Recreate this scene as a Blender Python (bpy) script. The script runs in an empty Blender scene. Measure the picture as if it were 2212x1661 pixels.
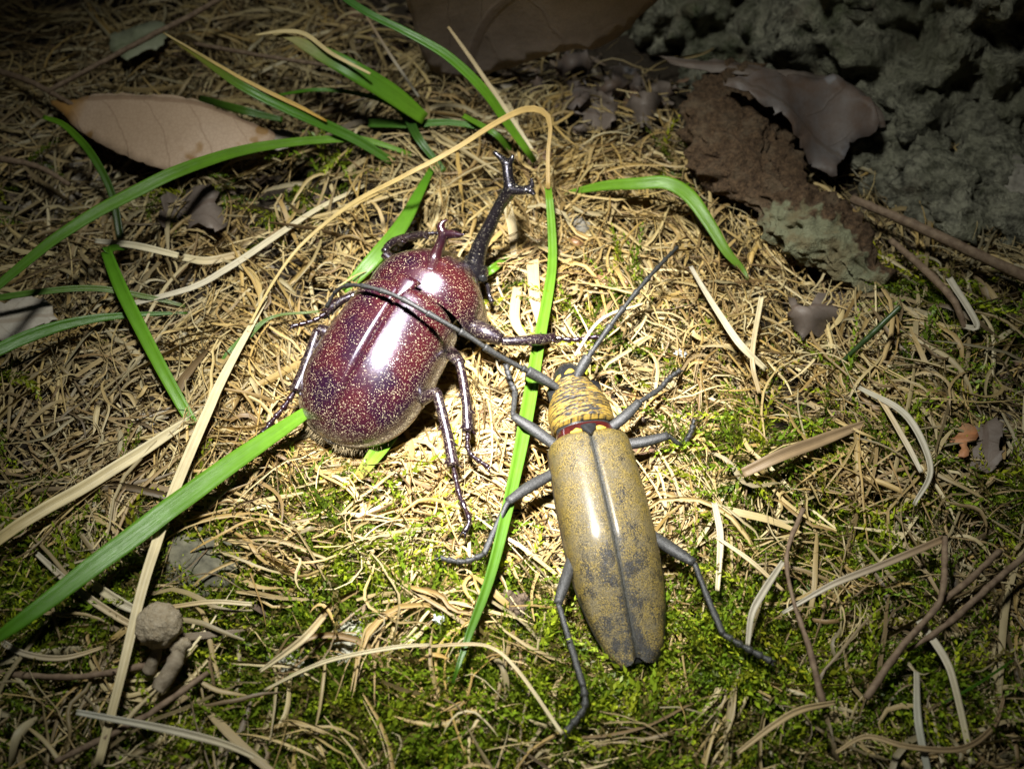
import bpy, math, random
import numpy as np
from mathutils import Vector
from mathutils.geometry import delaunay_2d_cdt
rng = np.random.default_rng(7); random.seed(7)
S = 0.001                      # everything below is written in millimetres
A = np.array
sc = bpy.context.scene
col = sc.collection

# ------------------------------------------------------------------ camera, sky, torch, exposure
HF, TILT, DIST = math.radians(50), math.radians(36), 193.0
RIGHT = A([1, 0, 0.]); FWD = A([0, math.sin(TILT), -math.cos(TILT)]); UP = A([0, math.cos(TILT), math.sin(TILT)])
CAM = -FWD * DIST
cd = bpy.data.cameras.new('camera'); cam = bpy.data.objects.new('camera', cd); col.objects.link(cam)
cam.location = Vector(CAM * S); cam.rotation_euler = (TILT, 0, 0)
cd.sensor_width = 36; cd.lens = 18 / math.tan(HF / 2); cd.clip_start = 0.005; cd.clip_end = 50
cd.dof.use_dof = True; cd.dof.focus_distance = 0.179; cd.dof.aperture_fstop = 22
sc.camera = cam

w = bpy.data.worlds.new('World'); sc.world = w; w.use_nodes = True
nt = w.node_tree; bg = nt.nodes['Background']
sky = nt.nodes.new('ShaderNodeTexSky'); sky.sky_type = 'NISHITA'; sky.sun_disc = False
sky.sun_elevation = math.radians(12); sky.sun_rotation = math.radians(200)
nt.links.new(sky.outputs[0], bg.inputs[0]); bg.inputs[1].default_value = 0.0022      # night

def torch(name, pos, aim, watt, size, blend, colour, radius):
    l = bpy.data.lights.new(name, 'SPOT'); l.energy = watt; l.spot_size = math.radians(size); l.spot_blend = blend
    l.color = colour; l.shadow_soft_size = radius * S
    o = bpy.data.objects.new(name, l); col.objects.link(o)
    o.location = Vector(A(pos) * S)
    o.rotation_euler = Vector(A(aim, dtype=float) - A(pos)).to_track_quat('-Z', 'Y').to_euler()
TORCH = (-27, 6, 205)
torch('torch_hotspot', TORCH, (-3, -11, 0), 9.5, 25, 1.0, (1, .96, .98), 14)
torch('torch_beam', TORCH, (-1, -6, 0), 3.7, 46, 1.0, (1, 1, .94), 14)
torch('torch_spill', TORCH, (2, 8, 0), 1.22, 86, 1.0, (.97, 1, .92), 14)
vs = sc.view_settings; vs.view_transform = 'Standard'; vs.look = 'None'; vs.exposure = 0; vs.gamma = 1
sc.cycles.use_denoising = True; sc.cycles.max_bounces = 6; sc.cycles.sample_clamp_indirect = 4
sc.cycles.caustics_reflective = False; sc.cycles.caustics_refractive = False

# ------------------------------------------------------------------ helpers
KPX = math.tan(HF / 2) / 1106
def P(u, v, z=0.):
    "point at height z seen at pixel (u, v) of the 2212 x 1661 picture"
    r = FWD + (u - 1106) * KPX * RIGHT - (v - 830.5) * KPX * UP
    return CAM + r * ((z - CAM[2]) / r[2])
def Z1(x, y, z=0.): return P(553 + .5305 * x, 293.8 + .5306 * y, z)
def Z2(x, y, z=0.): return P(933.2 + .6761 * x, 483.9 + .6763 * y, z)
def PX(p):
    d = np.asarray(p) - CAM; wd = d @ FWD
    return 1106 + (d @ RIGHT) / wd / KPX, 830.5 - (d @ UP) / wd / KPX

_tab = np.random.default_rng(3).random((64, 64, 64)).astype(np.float32)
def vnoise(p):
    p = np.asarray(p, dtype=float); i = np.floor(p).astype(int); f = p - i; f = f * f * (3 - 2 * f); out = 0
    for dx in (0, 1):
        for dy in (0, 1):
            for dz in (0, 1):
                wgt = (f[..., 0] if dx else 1 - f[..., 0]) * (f[..., 1] if dy else 1 - f[..., 1]) * (f[..., 2] if dz else 1 - f[..., 2])
                out = out + wgt * _tab[(i[..., 0] + dx) & 63, (i[..., 1] + dy) & 63, (i[..., 2] + dz) & 63]
    return out * 2 - 1
def fbm(p, oct=4, gain=.5):
    p = np.asarray(p, dtype=float); o = 0; a = 1
    for k in range(oct): o = o + a * vnoise(p * 2 ** k + 11.3 * k); a *= gain
    return o
def hgt(x, y):
    x = np.asarray(x, dtype=float); y = np.asarray(y, dtype=float)
    q = np.stack([x / 38, y / 38, 0 * x + 2.2], -1)
    r = np.sqrt((x - 0) ** 2 + (y + 8) ** 2)
    return fbm(q, 3) * (0.7 + 2.6 * np.clip((r - 40) / 70, 0, 1)) - 1.5 * np.clip((r - 55) / 60, 0, 1.5) - .6

ss = lambda x, a, b: (lambda t: t * t * (3 - 2 * t))(np.clip((x - a) / (b - a), 0, 1))
def mesh_np(name, V, Fc, attrs=None, smooth=True):
    V = np.asarray(V, dtype=np.float32).reshape(-1, 3); me = bpy.data.meshes.new(name)
    if isinstance(Fc, np.ndarray):
        n, k = Fc.shape
        me.vertices.add(len(V)); me.vertices.foreach_set('co', (V * S).ravel())
        me.loops.add(n * k); me.loops.foreach_set('vertex_index', Fc.astype(np.int32).ravel())
        me.polygons.add(n); me.polygons.foreach_set('loop_start', np.arange(n, dtype=np.int32) * k)
        me.update(calc_edges=True); me.validate()
    else:
        me.from_pydata((V * S).tolist(), [], [tuple(int(i) for i in f) for f in Fc]); me.update()
    for nm, arr in (attrs or {}).items():
        arr = np.asarray(arr, dtype=np.float32)
        if arr.ndim == 1: a = me.attributes.new(nm, 'FLOAT', 'POINT'); a.data.foreach_set('value', arr)
        else: a = me.attributes.new(nm, 'FLOAT_VECTOR', 'POINT'); a.data.foreach_set('vector', arr.ravel())
    if smooth: me.polygons.foreach_set('use_smooth', np.ones(len(me.polygons), dtype=bool))
    return me
def tag(o, label=None, cat=None, group=None, kind=None):
    for k, v in (('label', label), ('category', cat), ('group', group), ('kind', kind)):
        if v: o[k] = v
    return o
def build(name, V, Fc, mat, parent=None, attrs=None, smooth=True, at=None, **tags):
    V = np.asarray(V, dtype=float).reshape(-1, 3)
    if parent is not None: loc = A(parent['_loc'])
    elif at is not None: loc = A(at, dtype=float)
    else: loc = A([V[:, 0].mean(), V[:, 1].mean(), V[:, 2].min()])
    me = mesh_np(name, V - loc, Fc, attrs, smooth); me.materials.append(mat)
    o = bpy.data.objects.new(name, me); col.objects.link(o)
    if parent is not None:
        o.parent = parent
    else: o.location = Vector(loc * S)
    o['_loc'] = loc.tolist()
    return tag(o, **tags)
def root(name, loc, **tags):
    o = bpy.data.objects.new(name, None); col.objects.link(o); o.location = Vector(A(loc, dtype=float) * S)
    o.empty_display_size = .01; o['_loc'] = [float(c) for c in loc]; return tag(o, **tags)
# children of children sit at the same origin as the root
def nrm(v): v = np.asarray(v, dtype=float); return v / (np.linalg.norm(v, axis=-1, keepdims=True) + 1e-12)
def spline(pts, n):
    "Catmull-Rom through rows of pts, n samples"
    p = np.asarray(pts, dtype=float); m = len(p)
    p = np.vstack([2 * p[0] - p[1], p, 2 * p[-1] - p[-2]])
    seg = np.linalg.norm(np.diff(p[1:-1, :2], axis=0), axis=1) + 1e-6; cum = np.concatenate([[0], np.cumsum(seg)])
    s = np.linspace(0, cum[-1], n); i = np.clip(np.searchsorted(cum, s, side='right') - 1, 0, m - 2)
    t = ((s - cum[i]) / seg[i])[:, None]; a, b, c, d = p[i], p[i + 1], p[i + 2], p[i + 3]
    return .5 * (2 * b + (c - a) * t + (2 * a - 5 * b + 4 * c - d) * t ** 2 + (3 * b - a - 3 * c + d) * t ** 3)
class MB:
    def __init__(s): s.V = []; s.F = []; s.n = 0; s.at = []
    def add(s, V, Fc, val=0.):
        V = np.asarray(V, dtype=float); s.V.append(V); s.F += [tuple(int(i) + s.n for i in f) for f in Fc]
        s.at.append(np.broadcast_to(np.asarray(val, dtype=float), (len(V),))); s.n += len(V)
    def tube(s, pts, rad, sides=10, n=None, flat=1., val=0., straight=False, rough=0.):
        pts = np.asarray(pts, dtype=float); n = n or max(6, 5 * len(pts))
        d = np.hstack([pts, np.asarray(rad, dtype=float)[:, None]])
        if straight:
            q = np.linspace(0, len(pts) - 1, n); i = np.clip(q.astype(int), 0, len(pts) - 2); c = d[i] + (d[i + 1] - d[i]) * (q - i)[:, None]
        else: c = spline(d, n)
        c, r = c[:, :3], np.maximum(c[:, 3], .02)
        t = nrm(np.gradient(c, axis=0)); u = nrm(np.cross(t[0], [0, 0, 1.] if abs(t[0][2]) < .9 else [1., 0, 0])); V = []
        for k in range(n):
            u = nrm(u - t[k] * (u @ t[k])); v = np.cross(u, t[k])
            a = np.linspace(0, 2 * np.pi, sides, endpoint=False)
            V.append(c[k] + r[k] * (np.cos(a)[:, None] * u + flat * np.sin(a)[:, None] * v))
        V = np.vstack(V)
        if rough: V = V + rough * fbm(V / (rough * 4 + .3), 2)[:, None] * nrm(V - np.repeat(c, sides, 0))
        Fq = [(k * sides + j, k * sides + (j + 1) % sides, (k + 1) * sides + (j + 1) % sides, (k + 1) * sides + j) for k in range(n - 1) for j in range(sides)]
        Fq += [tuple(range(sides))[::-1], tuple((n - 1) * sides + j for j in range(sides))]
        s.add(V, Fq, val)
    def spine(s, base, d, L, r): s.tube([base, A(base) + A(d) * L * .5, A(base) + A(d) * L], [r, r * .6, r * .1], 6, 4)
    def build(s, name, mat, parent=None, **k):
        at = k.pop('attr', None)
        return build(name, np.vstack(s.V), s.F, mat, parent, attrs={at: np.concatenate(s.at)} if at else None, **k)
def gridfaces(nu, nv, wrap=False):
    m = nv if wrap else nv - 1
    i, j = np.meshgrid(np.arange(nu - 1), np.arange(m), indexing='ij'); j2 = (j + 1) % nv
    return np.stack([i * nv + j, i * nv + j2, (i + 1) * nv + j2, (i + 1) * nv + j], -1).reshape(-1, 4)

# ------------------------------------------------------------------ materials
class NM:
    def __init__(s, name):
        s.m = bpy.data.materials.new(name); s.m.use_nodes = True; s.t = s.m.node_tree; s.t.nodes.clear()
        s.out = s.n('ShaderNodeOutputMaterial'); s.p = s.n('ShaderNodeBsdfPrincipled'); s.l(s.p.outputs[0], s.out.inputs[0])
        tc = s.n('ShaderNodeTexCoord'); mp = s.n('ShaderNodeVectorMath', operation='SCALE'); s.l(tc.outputs['Object'], mp.inputs[0]); mp.inputs['Scale'].default_value = 1000
        s.co = mp.outputs[0]
    def n(s, typ, **k):
        o = s.t.nodes.new(typ)
        for a, b in k.items(): setattr(o, a, b)
        return o
    def l(s, a, b): s.t.links.new(a, b)
    def set(s, **k):
        for a, b in k.items():
            i = s.p.inputs[a.replace('_', ' ')]
            if hasattr(b, 'links'): s.l(b, i)
            else: i.default_value = (*b, 1) if isinstance(b, tuple) and len(b) == 3 and i.type == 'RGBA' else b
        return s
    def noise(s, scale, detail=3, rough=.5, dist=0, co=None, key='Fac'):
        o = s.n('ShaderNodeTexNoise'); s.l(co or s.co, o.inputs['Vector'])
        for a, b in (('Scale', scale), ('Detail', detail), ('Roughness', rough), ('Distortion', dist)): o.inputs[a].default_value = b
        return o.outputs[key]
    def voro(s, scale, co=None, feat='F1', out='Distance'):
        o = s.n('ShaderNodeTexVoronoi', feature=feat); s.l(co or s.co, o.inputs['Vector']); o.inputs['Scale'].default_value = scale; return o.outputs[out]
    def ramp(s, fac, stops, interp='LINEAR'):
        o = s.n('ShaderNodeValToRGB'); s.l(fac, o.inputs[0]); r = o.color_ramp; r.interpolation = interp
        while len(r.elements) < len(stops): r.elements.new(.5)
        for e, (p, c) in zip(r.elements, stops): e.position = p; e.color = (*c, 1) if isinstance(c, tuple) else (c, c, c, 1)
        return o.outputs[0]
    def mix(s, fac, a, b, blend='MIX'):
        o = s.n('ShaderNodeMix', data_type='RGBA', blend_type=blend)
        for i, v in ((0, fac), (6, a), (7, b)):
            if hasattr(v, 'links'): s.l(v, o.inputs[i])
            else: o.inputs[i].default_value = (*v, 1) if isinstance(v, tuple) else v
        return o.outputs[2]
    def math(s, op, a, b=0., c=0.):
        o = s.n('ShaderNodeMath', operation=op)
        for i, v in enumerate((a, b, c)):
            if hasattr(v, 'links'): s.l(v, o.inputs[i])
            else: o.inputs[i].default_value = v
        return o.outputs[0]
    def attr(s, name, vec=True): o = s.n('ShaderNodeAttribute', attribute_name=name); return o.outputs['Vector' if vec else 'Fac']
    def scaled(s, v, xyz):
        o = s.n('ShaderNodeVectorMath', operation='MULTIPLY'); s.l(v, o.inputs[0]); o.inputs[1].default_value = xyz; return o.outputs[0]
    def bump(s, h, strength=.5, dist=.1):
        o = s.n('ShaderNodeBump'); s.l(h, o.inputs['Height']); o.inputs['Strength'].default_value = strength; o.inputs['Distance'].default_value = dist * S
        s.l(o.outputs[0], s.p.inputs['Normal']); return o.outputs[0]
    def translucent(s, colour, fac):
        t = s.n('ShaderNodeBsdfTranslucent'); s.l(colour, t.inputs[0]); m = s.n('ShaderNodeMixShader'); m.inputs[0].default_value = fac
        s.l(s.p.outputs[0], m.inputs[1]); s.l(t.outputs[0], m.inputs[2]); s.l(m.outputs[0], s.out.inputs[0])

def flecks(m, dens_mask, scale=1.0):
    "short pale hairs / dust: broken thin iso-lines of a noise"
    a = m.noise(2.4 * scale, 1, .4, .6); b = m.noise(3.0 * scale, 0)
    line = m.ramp(m.math('ABSOLUTE', m.math('SUBTRACT', a, .5)), [(0, 1.), (.012, 1.), (.024, 0.)])
    brk = m.math('ADD', b, m.math('MULTIPLY', dens_mask, .20))
    brk = m.ramp(brk, [(.67, 0.), (.71, 1.)])
    dots = m.ramp(m.math('ADD', m.noise(5.5 * scale, 0), m.math('MULTIPLY', dens_mask, .07)), [(.77, 0.), (.81, 1.)])
    return m.math('MAXIMUM', m.math('MULTIPLY', line, brk), dots)

def mat_chitin(name, base, dark, edge_attr=True, rough=.2, fl=1., fleck_col=(.42, .36, .22), margin=(.16, .13, .08)):
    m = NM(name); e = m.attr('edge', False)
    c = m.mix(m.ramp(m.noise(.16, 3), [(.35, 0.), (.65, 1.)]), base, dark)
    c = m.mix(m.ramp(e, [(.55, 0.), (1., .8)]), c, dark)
    if edge_attr: c = m.mix(m.math('MULTIPLY', m.ramp(e, [(.80, 0.), (.99, .8)]), m.ramp(m.noise(2.5, 2), [(.3, .3), (.6, 1.)])), c, margin)
    f = flecks(m, m.math('MULTIPLY', e, fl))
    c = m.mix(m.math('MULTIPLY', f, .85 if edge_attr else .6), c, fleck_col)
    r = m.math('ADD', m.math('MULTIPLY', f, .4), m.math('ADD', rough, m.math('MULTIPLY', m.noise(1.2, 3), .12)))
    m.set(Base_Color=c, Roughness=r, Specular_IOR_Level=.55, Specular_Tint=(.86, .82, 1.), Coat_Weight=.6, Coat_Roughness=.13)
    m.bump(m.math('ADD', m.noise(2.8, 2), m.math('MULTIPLY', f, .6)), .22, .06)
    return m.m
M = {}
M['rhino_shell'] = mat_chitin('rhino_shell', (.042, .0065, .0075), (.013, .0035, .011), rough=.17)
M['rhino_dark'] = mat_chitin('rhino_dark', (.012, .009, .010), (.006, .005, .006), False, .22, .9, (.5, .45, .32))
M['rhino_leg'] = mat_chitin('rhino_leg', (.018, .005, .007), (.007, .004, .006), False, .24, .9, (.4, .34, .22))
M['rhino_femur'] = mat_chitin('rhino_femur', (.032, .006, .008), (.012, .004, .007), False, .24, .9)
def mat_longhorn_shell():
    m = NM('longhorn_shell'); e = m.attr('edge', False); uv = m.attr('suv')
    sep = m.n('ShaderNodeSeparateXYZ'); m.l(uv, sep.inputs[0]); along = sep.outputs[1]
    st = m.noise(1., 5, .65, .5, co=m.scaled(uv, (.6, 9., 1)))
    fine = m.noise(4.5, 3, .7)
    grain = m.ramp(m.noise(5.5, 2, .7), [(.40, 0.), (.60, 1.)]); c = m.mix(grain, (.020, .016, .007), (.180, .128, .025))
    c = m.mix(m.ramp(m.noise(.5, 3), [(.4, 0.), (.62, .6)]), c, (.075, .062, .034))
    blot = m.math('ADD', m.math('ADD', m.math('MULTIPLY', st, .8), m.math('MULTIPLY', m.noise(.35, 4, .6), .75)), m.math('MULTIPLY', fine, .45))
    zone = m.ramp(along, [(0., .02), (.10, .09), (.30, .03), (.50, .12), (.60, .24), (.72, .14), (.84, .20), (.95, .28), (1., .36)])
    side = m.ramp(e, [(.0, .10), (.3, .05), (.55, 0.), (.75, .02), (.85, .07)])
    v = m.math('ADD', m.math('SUBTRACT', m.math('ADD', m.math('ADD', blot, zone), side), 1.20), m.math('MULTIPLY', m.math('SUBTRACT', .5, grain), .16))
    k = m.math('MULTIPLY', m.ramp(m.math('MULTIPLY', v, 8.), [(0., 0.), (1., 1.)]), m.ramp(m.noise(7., 2, .6), [(.3, .55), (.5, 1.)]))
    c = m.mix(k, c, (.007, .007, .007))
    sut = m.ramp(e, [(0., 1.), (.012, .9), (.03, 0.)]); c = m.mix(sut, c, (.02, .02, .015))
    edgek = m.ramp(e, [(.93, 0.), (.97, 1.)]); c = m.mix(edgek, c, (.02, .018, .015))
    m.set(Base_Color=c, Roughness=m.math('ADD', .36, m.math('MULTIPLY', fine, .22)), Specular_IOR_Level=.35, Coat_Weight=.13, Coat_Roughness=.2)
    m.bump(m.math('ADD', m.math('MULTIPLY', grain, .6), m.math('MULTIPLY', m.noise(1.1, 2), 1.6)), .55, .12); return m.m
M['longhorn_shell'] = mat_longhorn_shell()
def mat_longhorn_pronotum():
    m = NM('longhorn_pronotum'); uv = m.attr('suv')
    wr = m.noise(1., 3, .55, .4, co=m.scaled(uv, (.28, 30., 1))); w2 = m.noise(1., 3, .6, .8, co=m.scaled(uv, (1.3, 44., 1)))
    hgt_ = m.math('ADD', wr, m.math('MULTIPLY', w2, .9))
    e = m.attr('edge', False)
    v = m.math('ADD', m.math('MULTIPLY', m.math('SUBTRACT', hgt_, .95), 2.0), m.math('ADD', m.math('MULTIPLY', m.noise(.5, 3), .8), m.math('MULTIPLY', e, .35)))
    c = m.mix(m.ramp(v, [(.38, 0.), (.72, 1.)]), (.016, .015, .014), (.30, .195, .036))
    m.set(Base_Color=c, Roughness=.38, Specular_IOR_Level=.5); m.bump(hgt_, .9, .35); return m.m
M['longhorn_pronotum'] = mat_longhorn_pronotum()
def mat_simple(name, c1, c2, scale, rough=.6, bump=.4, bd=.15, spec=.4, detail=4, coat=0.):
    m = NM(name); f = m.noise(scale, detail, .6); m.set(Base_Color=m.mix(m.ramp(f, [(.3, 0.), (.7, 1.)]), c1, c2), Roughness=rough, Specular_IOR_Level=spec, Coat_Weight=coat)
    if bump: m.bump(m.noise(scale * 1.7, detail, .6), bump, bd)
    return m.m
M['longhorn_limb'] = mat_simple('longhorn_limb', (.004, .004, .005), (.055, .055, .050), 4.2, .45, .7, .1, .4)
M['longhorn_black'] = mat_simple('longhorn_black', (.008, .008, .008), (.02, .02, .02), 2, .25, .2, .05, .5)
M['longhorn_red'] = mat_simple('longhorn_red', (.05, .008, .006), (.02, .004, .004), .8, .15, .1, .05, .5, 2, .4)
M['yellow_hair'] = mat_simple('yellow_hair', (.45, .28, .03), (.35, .22, .03), 3, .7, .3, .1)
M['fuzz'] = mat_simple('fuzz', (.32, .25, .13), (.22, .17, .09), 2, .7, 0)
def mat_strand(name, translucency=0., rough=.55, spec=.35, veins=7., vein_amt=.3):
    m = NM(name); c = m.attr('col'); uv = m.attr('suv')
    st = m.noise(1., 3, .6, co=m.scaled(uv, (veins, .09, 1.)))
    blotch = m.noise(1., 3, .6, co=m.scaled(uv, (.5, .35, 1.)))
    k = m.math('ADD', m.math('MULTIPLY', st, vein_amt * 2), m.math('MULTIPLY', blotch, .5))
    k = m.math('ADD', k, .75 - vein_amt)
    o = m.n('ShaderNodeVectorMath', operation='SCALE'); m.l(c, o.inputs[0]); m.l(k, o.inputs['Scale'])
    m.set(Base_Color=o.outputs[0], Roughness=rough, Specular_IOR_Level=spec)
    m.bump(st, .5, .12)
    if translucency: m.translucent(o.outputs[0], translucency)
    return m.m
M['straw'] = mat_strand('straw', 0., .5, .4, 8., .42)
M['grass'] = mat_strand('grass', .3, .36, .45, 9., .32)
M['moss'] = mat_strand('moss', .3, .45, .4, 1., .12)
M['litter'] = mat_strand('litter', 0., .7, .3, 2., .25)
def mat_leaf(name, c1, c2, spot=None, vein=(.2, .13, .08), tip=None, scale=.12):
    m = NM(name); uv = m.attr('suv')          # suv = (mm from midrib, mm along, 0)
    sep = m.n('ShaderNodeSeparateXYZ'); m.l(uv, sep.inputs[0]); x = m.math('ABSOLUTE', sep.outputs[0]); y = sep.outputs[1]
    c = m.mix(m.ramp(m.noise(scale, 5, .6), [(.32, 0.), (.68, 1.)]), c1, c2)
    d = m.math('ADD', m.math('SUBTRACT', y, m.math('MULTIPLY', x, 1.35)), m.math('ADD', m.math('MULTIPLY', m.math('MULTIPLY', x, x), .035), m.math('MULTIPLY', m.noise(.2, 2), 2.5)))
    s = m.math('ABSOLUTE', m.math('SUBTRACT', m.math('FRACT', m.math('DIVIDE', d, 9.5)), .5))
    side = m.math('MULTIPLY', m.ramp(s, [(.0, 1.), (.012, .8), (.032, 0.)]), .5)
    mid = m.ramp(x, [(0., 1.), (.3, .9), (.55, 0.)])
    v = m.math('MAXIMUM', side, mid)
    c = m.mix(m.math('MULTIPLY', v, .55), c, vein)
    fine = m.voro(1.1, feat='DISTANCE_TO_EDGE'); c = m.mix(m.ramp(fine, [(0., .22), (.12, 0.)]), c, vein)
    if spot: c = m.mix(m.ramp(m.noise(.16, 2, .4), [(.66, 0.), (.70, .85)]), c, spot)
    if tip: c = m.mix(m.ramp(m.math('DIVIDE', y, 60.), [(0.1, 1.), (.17, 0.)]), c, tip)
    m.set(Base_Color=c, Roughness=.6, Specular_IOR_Level=.35); m.bump(m.math('ADD', v, m.math('MULTIPLY', m.noise(.8, 4), .7)), .35, .3)
    return m.m
def mat_ground():
    m = NM('soil'); a = m.noise(.12, 6, .65); b = m.noise(.9, 5, .65)
    c = m.mix(m.ramp(a, [(.3, 0.), (.7, 1.)]), (.016, .011, .007), (.04, .029, .02))
    c = m.mix(m.ramp(b, [(.3, 0.), (.8, .6)]), c, (.055, .044, .03)); m.set(Base_Color=c, Roughness=.9, Specular_IOR_Level=.2); m.bump(b, .9, .8); return m.m
M['soil'] = mat_ground()
def mat_rock():
    m = NM('rock_surface'); a = m.noise(.05, 6, .65, .3); b = m.noise(.35, 6, .7); g = m.noise(.035, 4, .6)
    c = m.mix(m.ramp(b, [(.36, 0.), (.62, 1.)]), (.05, .048, .034), (.36, .345, .255))
    c = m.mix(m.ramp(g, [(.45, 0.), (.62, .7)]), c, (.15, .15, .09)); c = m.mix(m.ramp(a, [(.56, 0.), (.68, .75)]), c, (.07, .085, .035))
    c = m.mix(m.ramp(m.noise(.11, 3, .5), [(.6, 0.), (.7, .4)]), c, (.2, .155, .11))
    m.set(Base_Color=c, Roughness=.85, Specular_IOR_Level=.25); m.bump(m.math('ADD', b, m.math('MULTIPLY', m.noise(1.3, 4, .6), .5)), 1., 2.6); return m.m
M['rock'] = mat_rock()
def mat_bark():
    m = NM('rotten_bark'); lic = m.attr('edge', False); b = m.noise(1.1, 6, .75)
    c = m.mix(m.ramp(b, [(.3, 0.), (.7, 1.)]), (.012, .007, .005), (.17, .105, .058))
    c = m.mix(m.ramp(m.noise(.22, 4), [(.5, 0.), (.66, .6)]), c, (.15, .11, .07))
    l = m.mix(m.noise(.9, 4), (.16, .155, .085), (.26, .265, .17)); l = m.mix(m.ramp(m.noise(.25, 3), [(.45, 0.), (.6, .7)]), l, (.16, .12, .06))
    k = m.ramp(m.math('ADD', lic, m.math('MULTIPLY', m.math('SUBTRACT', m.noise(.4, 4), .5), .9)), [(.45, 0.), (.56, 1.)])
    m.set(Base_Color=m.mix(k, c, l), Roughness=.85, Specular_IOR_Level=.2); m.bump(m.math('ADD', b, m.noise(2.2, 4, .6)), .9, .7); return m.m
M['bark'] = mat_bark()
M['twig'] = mat_simple('twig', (.10, .062, .038), (.22, .155, .10), .9, .75, .6, .2)
M['fungus'] = mat_simple('fungus', (.30, .235, .15), (.44, .37, .27), 1.8, .9, 1., .6, .15)
M['fungus_stalk'] = mat_simple('fungus_stalk', (.15, .115, .075), (.27, .225, .165), 1.0, .8, .6, .25, .2)
M['clod'] = mat_simple('clod', (.06, .042, .026), (.17, .125, .085), 1.2, .95, .9, .5, .15)
M['pebble'] = mat_simple('pebble', (.15, .135, .11), (.28, .255, .21), .8, .8, .5, .2, .25)
M['stone'] = mat_simple('stone', (.05, .048, .034), (.17, .155, .105), .45, .8, .7, .4, .25)
M['seed'] = mat_simple('seed', (.34, .19, .09), (.22, .11, .05), 1.2, .4, .3, .1)
M['lichen'] = mat_simple('lichen', (.34, .33, .25), (.52, .50, .40), 1.1, .9, .9, .5, .15)
M['white_fleck'] = mat_simple('white_fleck', (.62, .66, .64), (.75, .78, .76), 1.5, .5, .4, .2)

# ------------------------------------------------------------------ ground
def ground():
    a = np.concatenate([[-3000, -1200, -500, -260], np.linspace(-170, 170, 150), [260, 500, 1200, 3000]])
    b = np.concatenate([[-3000, -1200, -500, -220], np.linspace(-120, 190, 140), [280, 500, 1200, 3000]])
    X, Y = np.meshgrid(a, b, indexing='ij')
    r = np.sqrt(X ** 2 + Y ** 2); z = hgt(X, Y) - 1.2 + .9 * fbm(np.stack([X / 5, Y / 5, 0 * X], -1), 3)
    z = np.where(r > 230, -4 + 20 * fbm(np.stack([X / 300, Y / 300, 0 * X + 5], -1), 2), z)
    build('ground', np.stack([X, Y, z], -1), gridfaces(len(a), len(b)), M['soil'], at=(0, 0, 0), kind='structure', label='dark bare soil beneath the straw and moss')
ground()

# ------------------------------------------------------------------ rock face
def rock():
    base = spline([(-4, 190), (6, 140), (18, 106), (36, 95), (56, 88), (80, 70), (106, 60), (150, 46), (230, 20), (330, 10)], 440)
    t = nrm(np.gradient(base, axis=0)); nb = np.stack([-t[:, 1], t[:, 0]], -1); nb = np.where((nb[:, 1] < 0)[:, None], -nb, nb)
    prof = spline([(-6, -14), (0, -2), (6, 14), (17, 45), (30, 85), (44, 125), (62, 150)], 170); prof = np.vstack([prof, spline([(62, 150), (95, 158), (150, 150), (190, 90), (200, -14)], 21)[1:]])
    V = np.zeros((440, 190, 3))
    V[:, :, :2] = base[:, None, :] + nb[:, None, :] * prof[None, :, :1]; V[:, :, 2] = prof[None, :, 1]
    n1 = fbm(V / 26, 5, .55); n2 = 1 - np.abs(fbm(V / 15 + 9, 3)); n3 = fbm(V / 5, 4, .6)
    d = n1 * 8. - np.clip(n2 - .80, 0, 1) * 34 + np.abs(fbm(V / 17 + 4, 2)) * 8 + n3 * 1.5
    for fq, am in ((16., 4.2), (7., 1.9)):
        q = fbm(V / fq + 2.5 * fq, 3) * 2.6; d = d + am * (np.floor(q) + ss(q - np.floor(q), .38, .62))
    V[:, :, :2] -= nb[:, None, :] * (d * .85)[:, :, None]; V[:, :, 2] += d * .5
    build('rock', V, gridfaces(440, 190), M['rock'], label='rough grey-green rock face rising behind the dead leaves and rotten bark', category='rock')
def build_cat(*a, **k): k['cat'] = k.pop('category'); return build(*a, **k)
_b = build
def build(*a, **k):
    if 'category' in k: k['cat'] = k.pop('category')
    return _b(*a, **k)
rock()

# ------------------------------------------------------------------ rhinoceros beetle
def dome(cf, f, L, us, wf, hf, zf, phis, pw=.92, ph=.92, rim=0., rim_at=1.6, groove=0.):
    "surface along -f from cf; returns V grid, edge attr, suv"
    f = nrm(A([f[0], f[1], 0.])); r = A([f[1], -f[0], 0.])
    V = np.zeros((len(us), len(phis), 3)); e = np.zeros((len(us), len(phis))); suv = np.zeros_like(V)
    for i, u in enumerate(us):
        sn, cs = np.sin(phis), np.cos(phis)
        lat = np.sign(sn) * np.abs(sn) ** pw * wf(u); zz = np.sign(cs) * np.abs(cs) ** ph * hf(u)
        lat = lat + np.sign(sn) * rim * np.exp(-((np.abs(phis) - rim_at) / .09) ** 2)
        zz = zz - groove * np.exp(-(lat / .34) ** 2)
        V[i] = A(cf) - f * L * u + lat[:, None] * r; V[i, :, 2] = zf(u) + zz
        e[i] = np.abs(phis) / (np.pi / 2); suv[i, :, 0] = lat; suv[i, :, 1] = u
    return V, e, suv
def sup(u, u0, p, q): return max(0., 1 - ((u - u0) / (1 - u0)) ** p) ** (1 / q) if u > u0 else 1.

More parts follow.
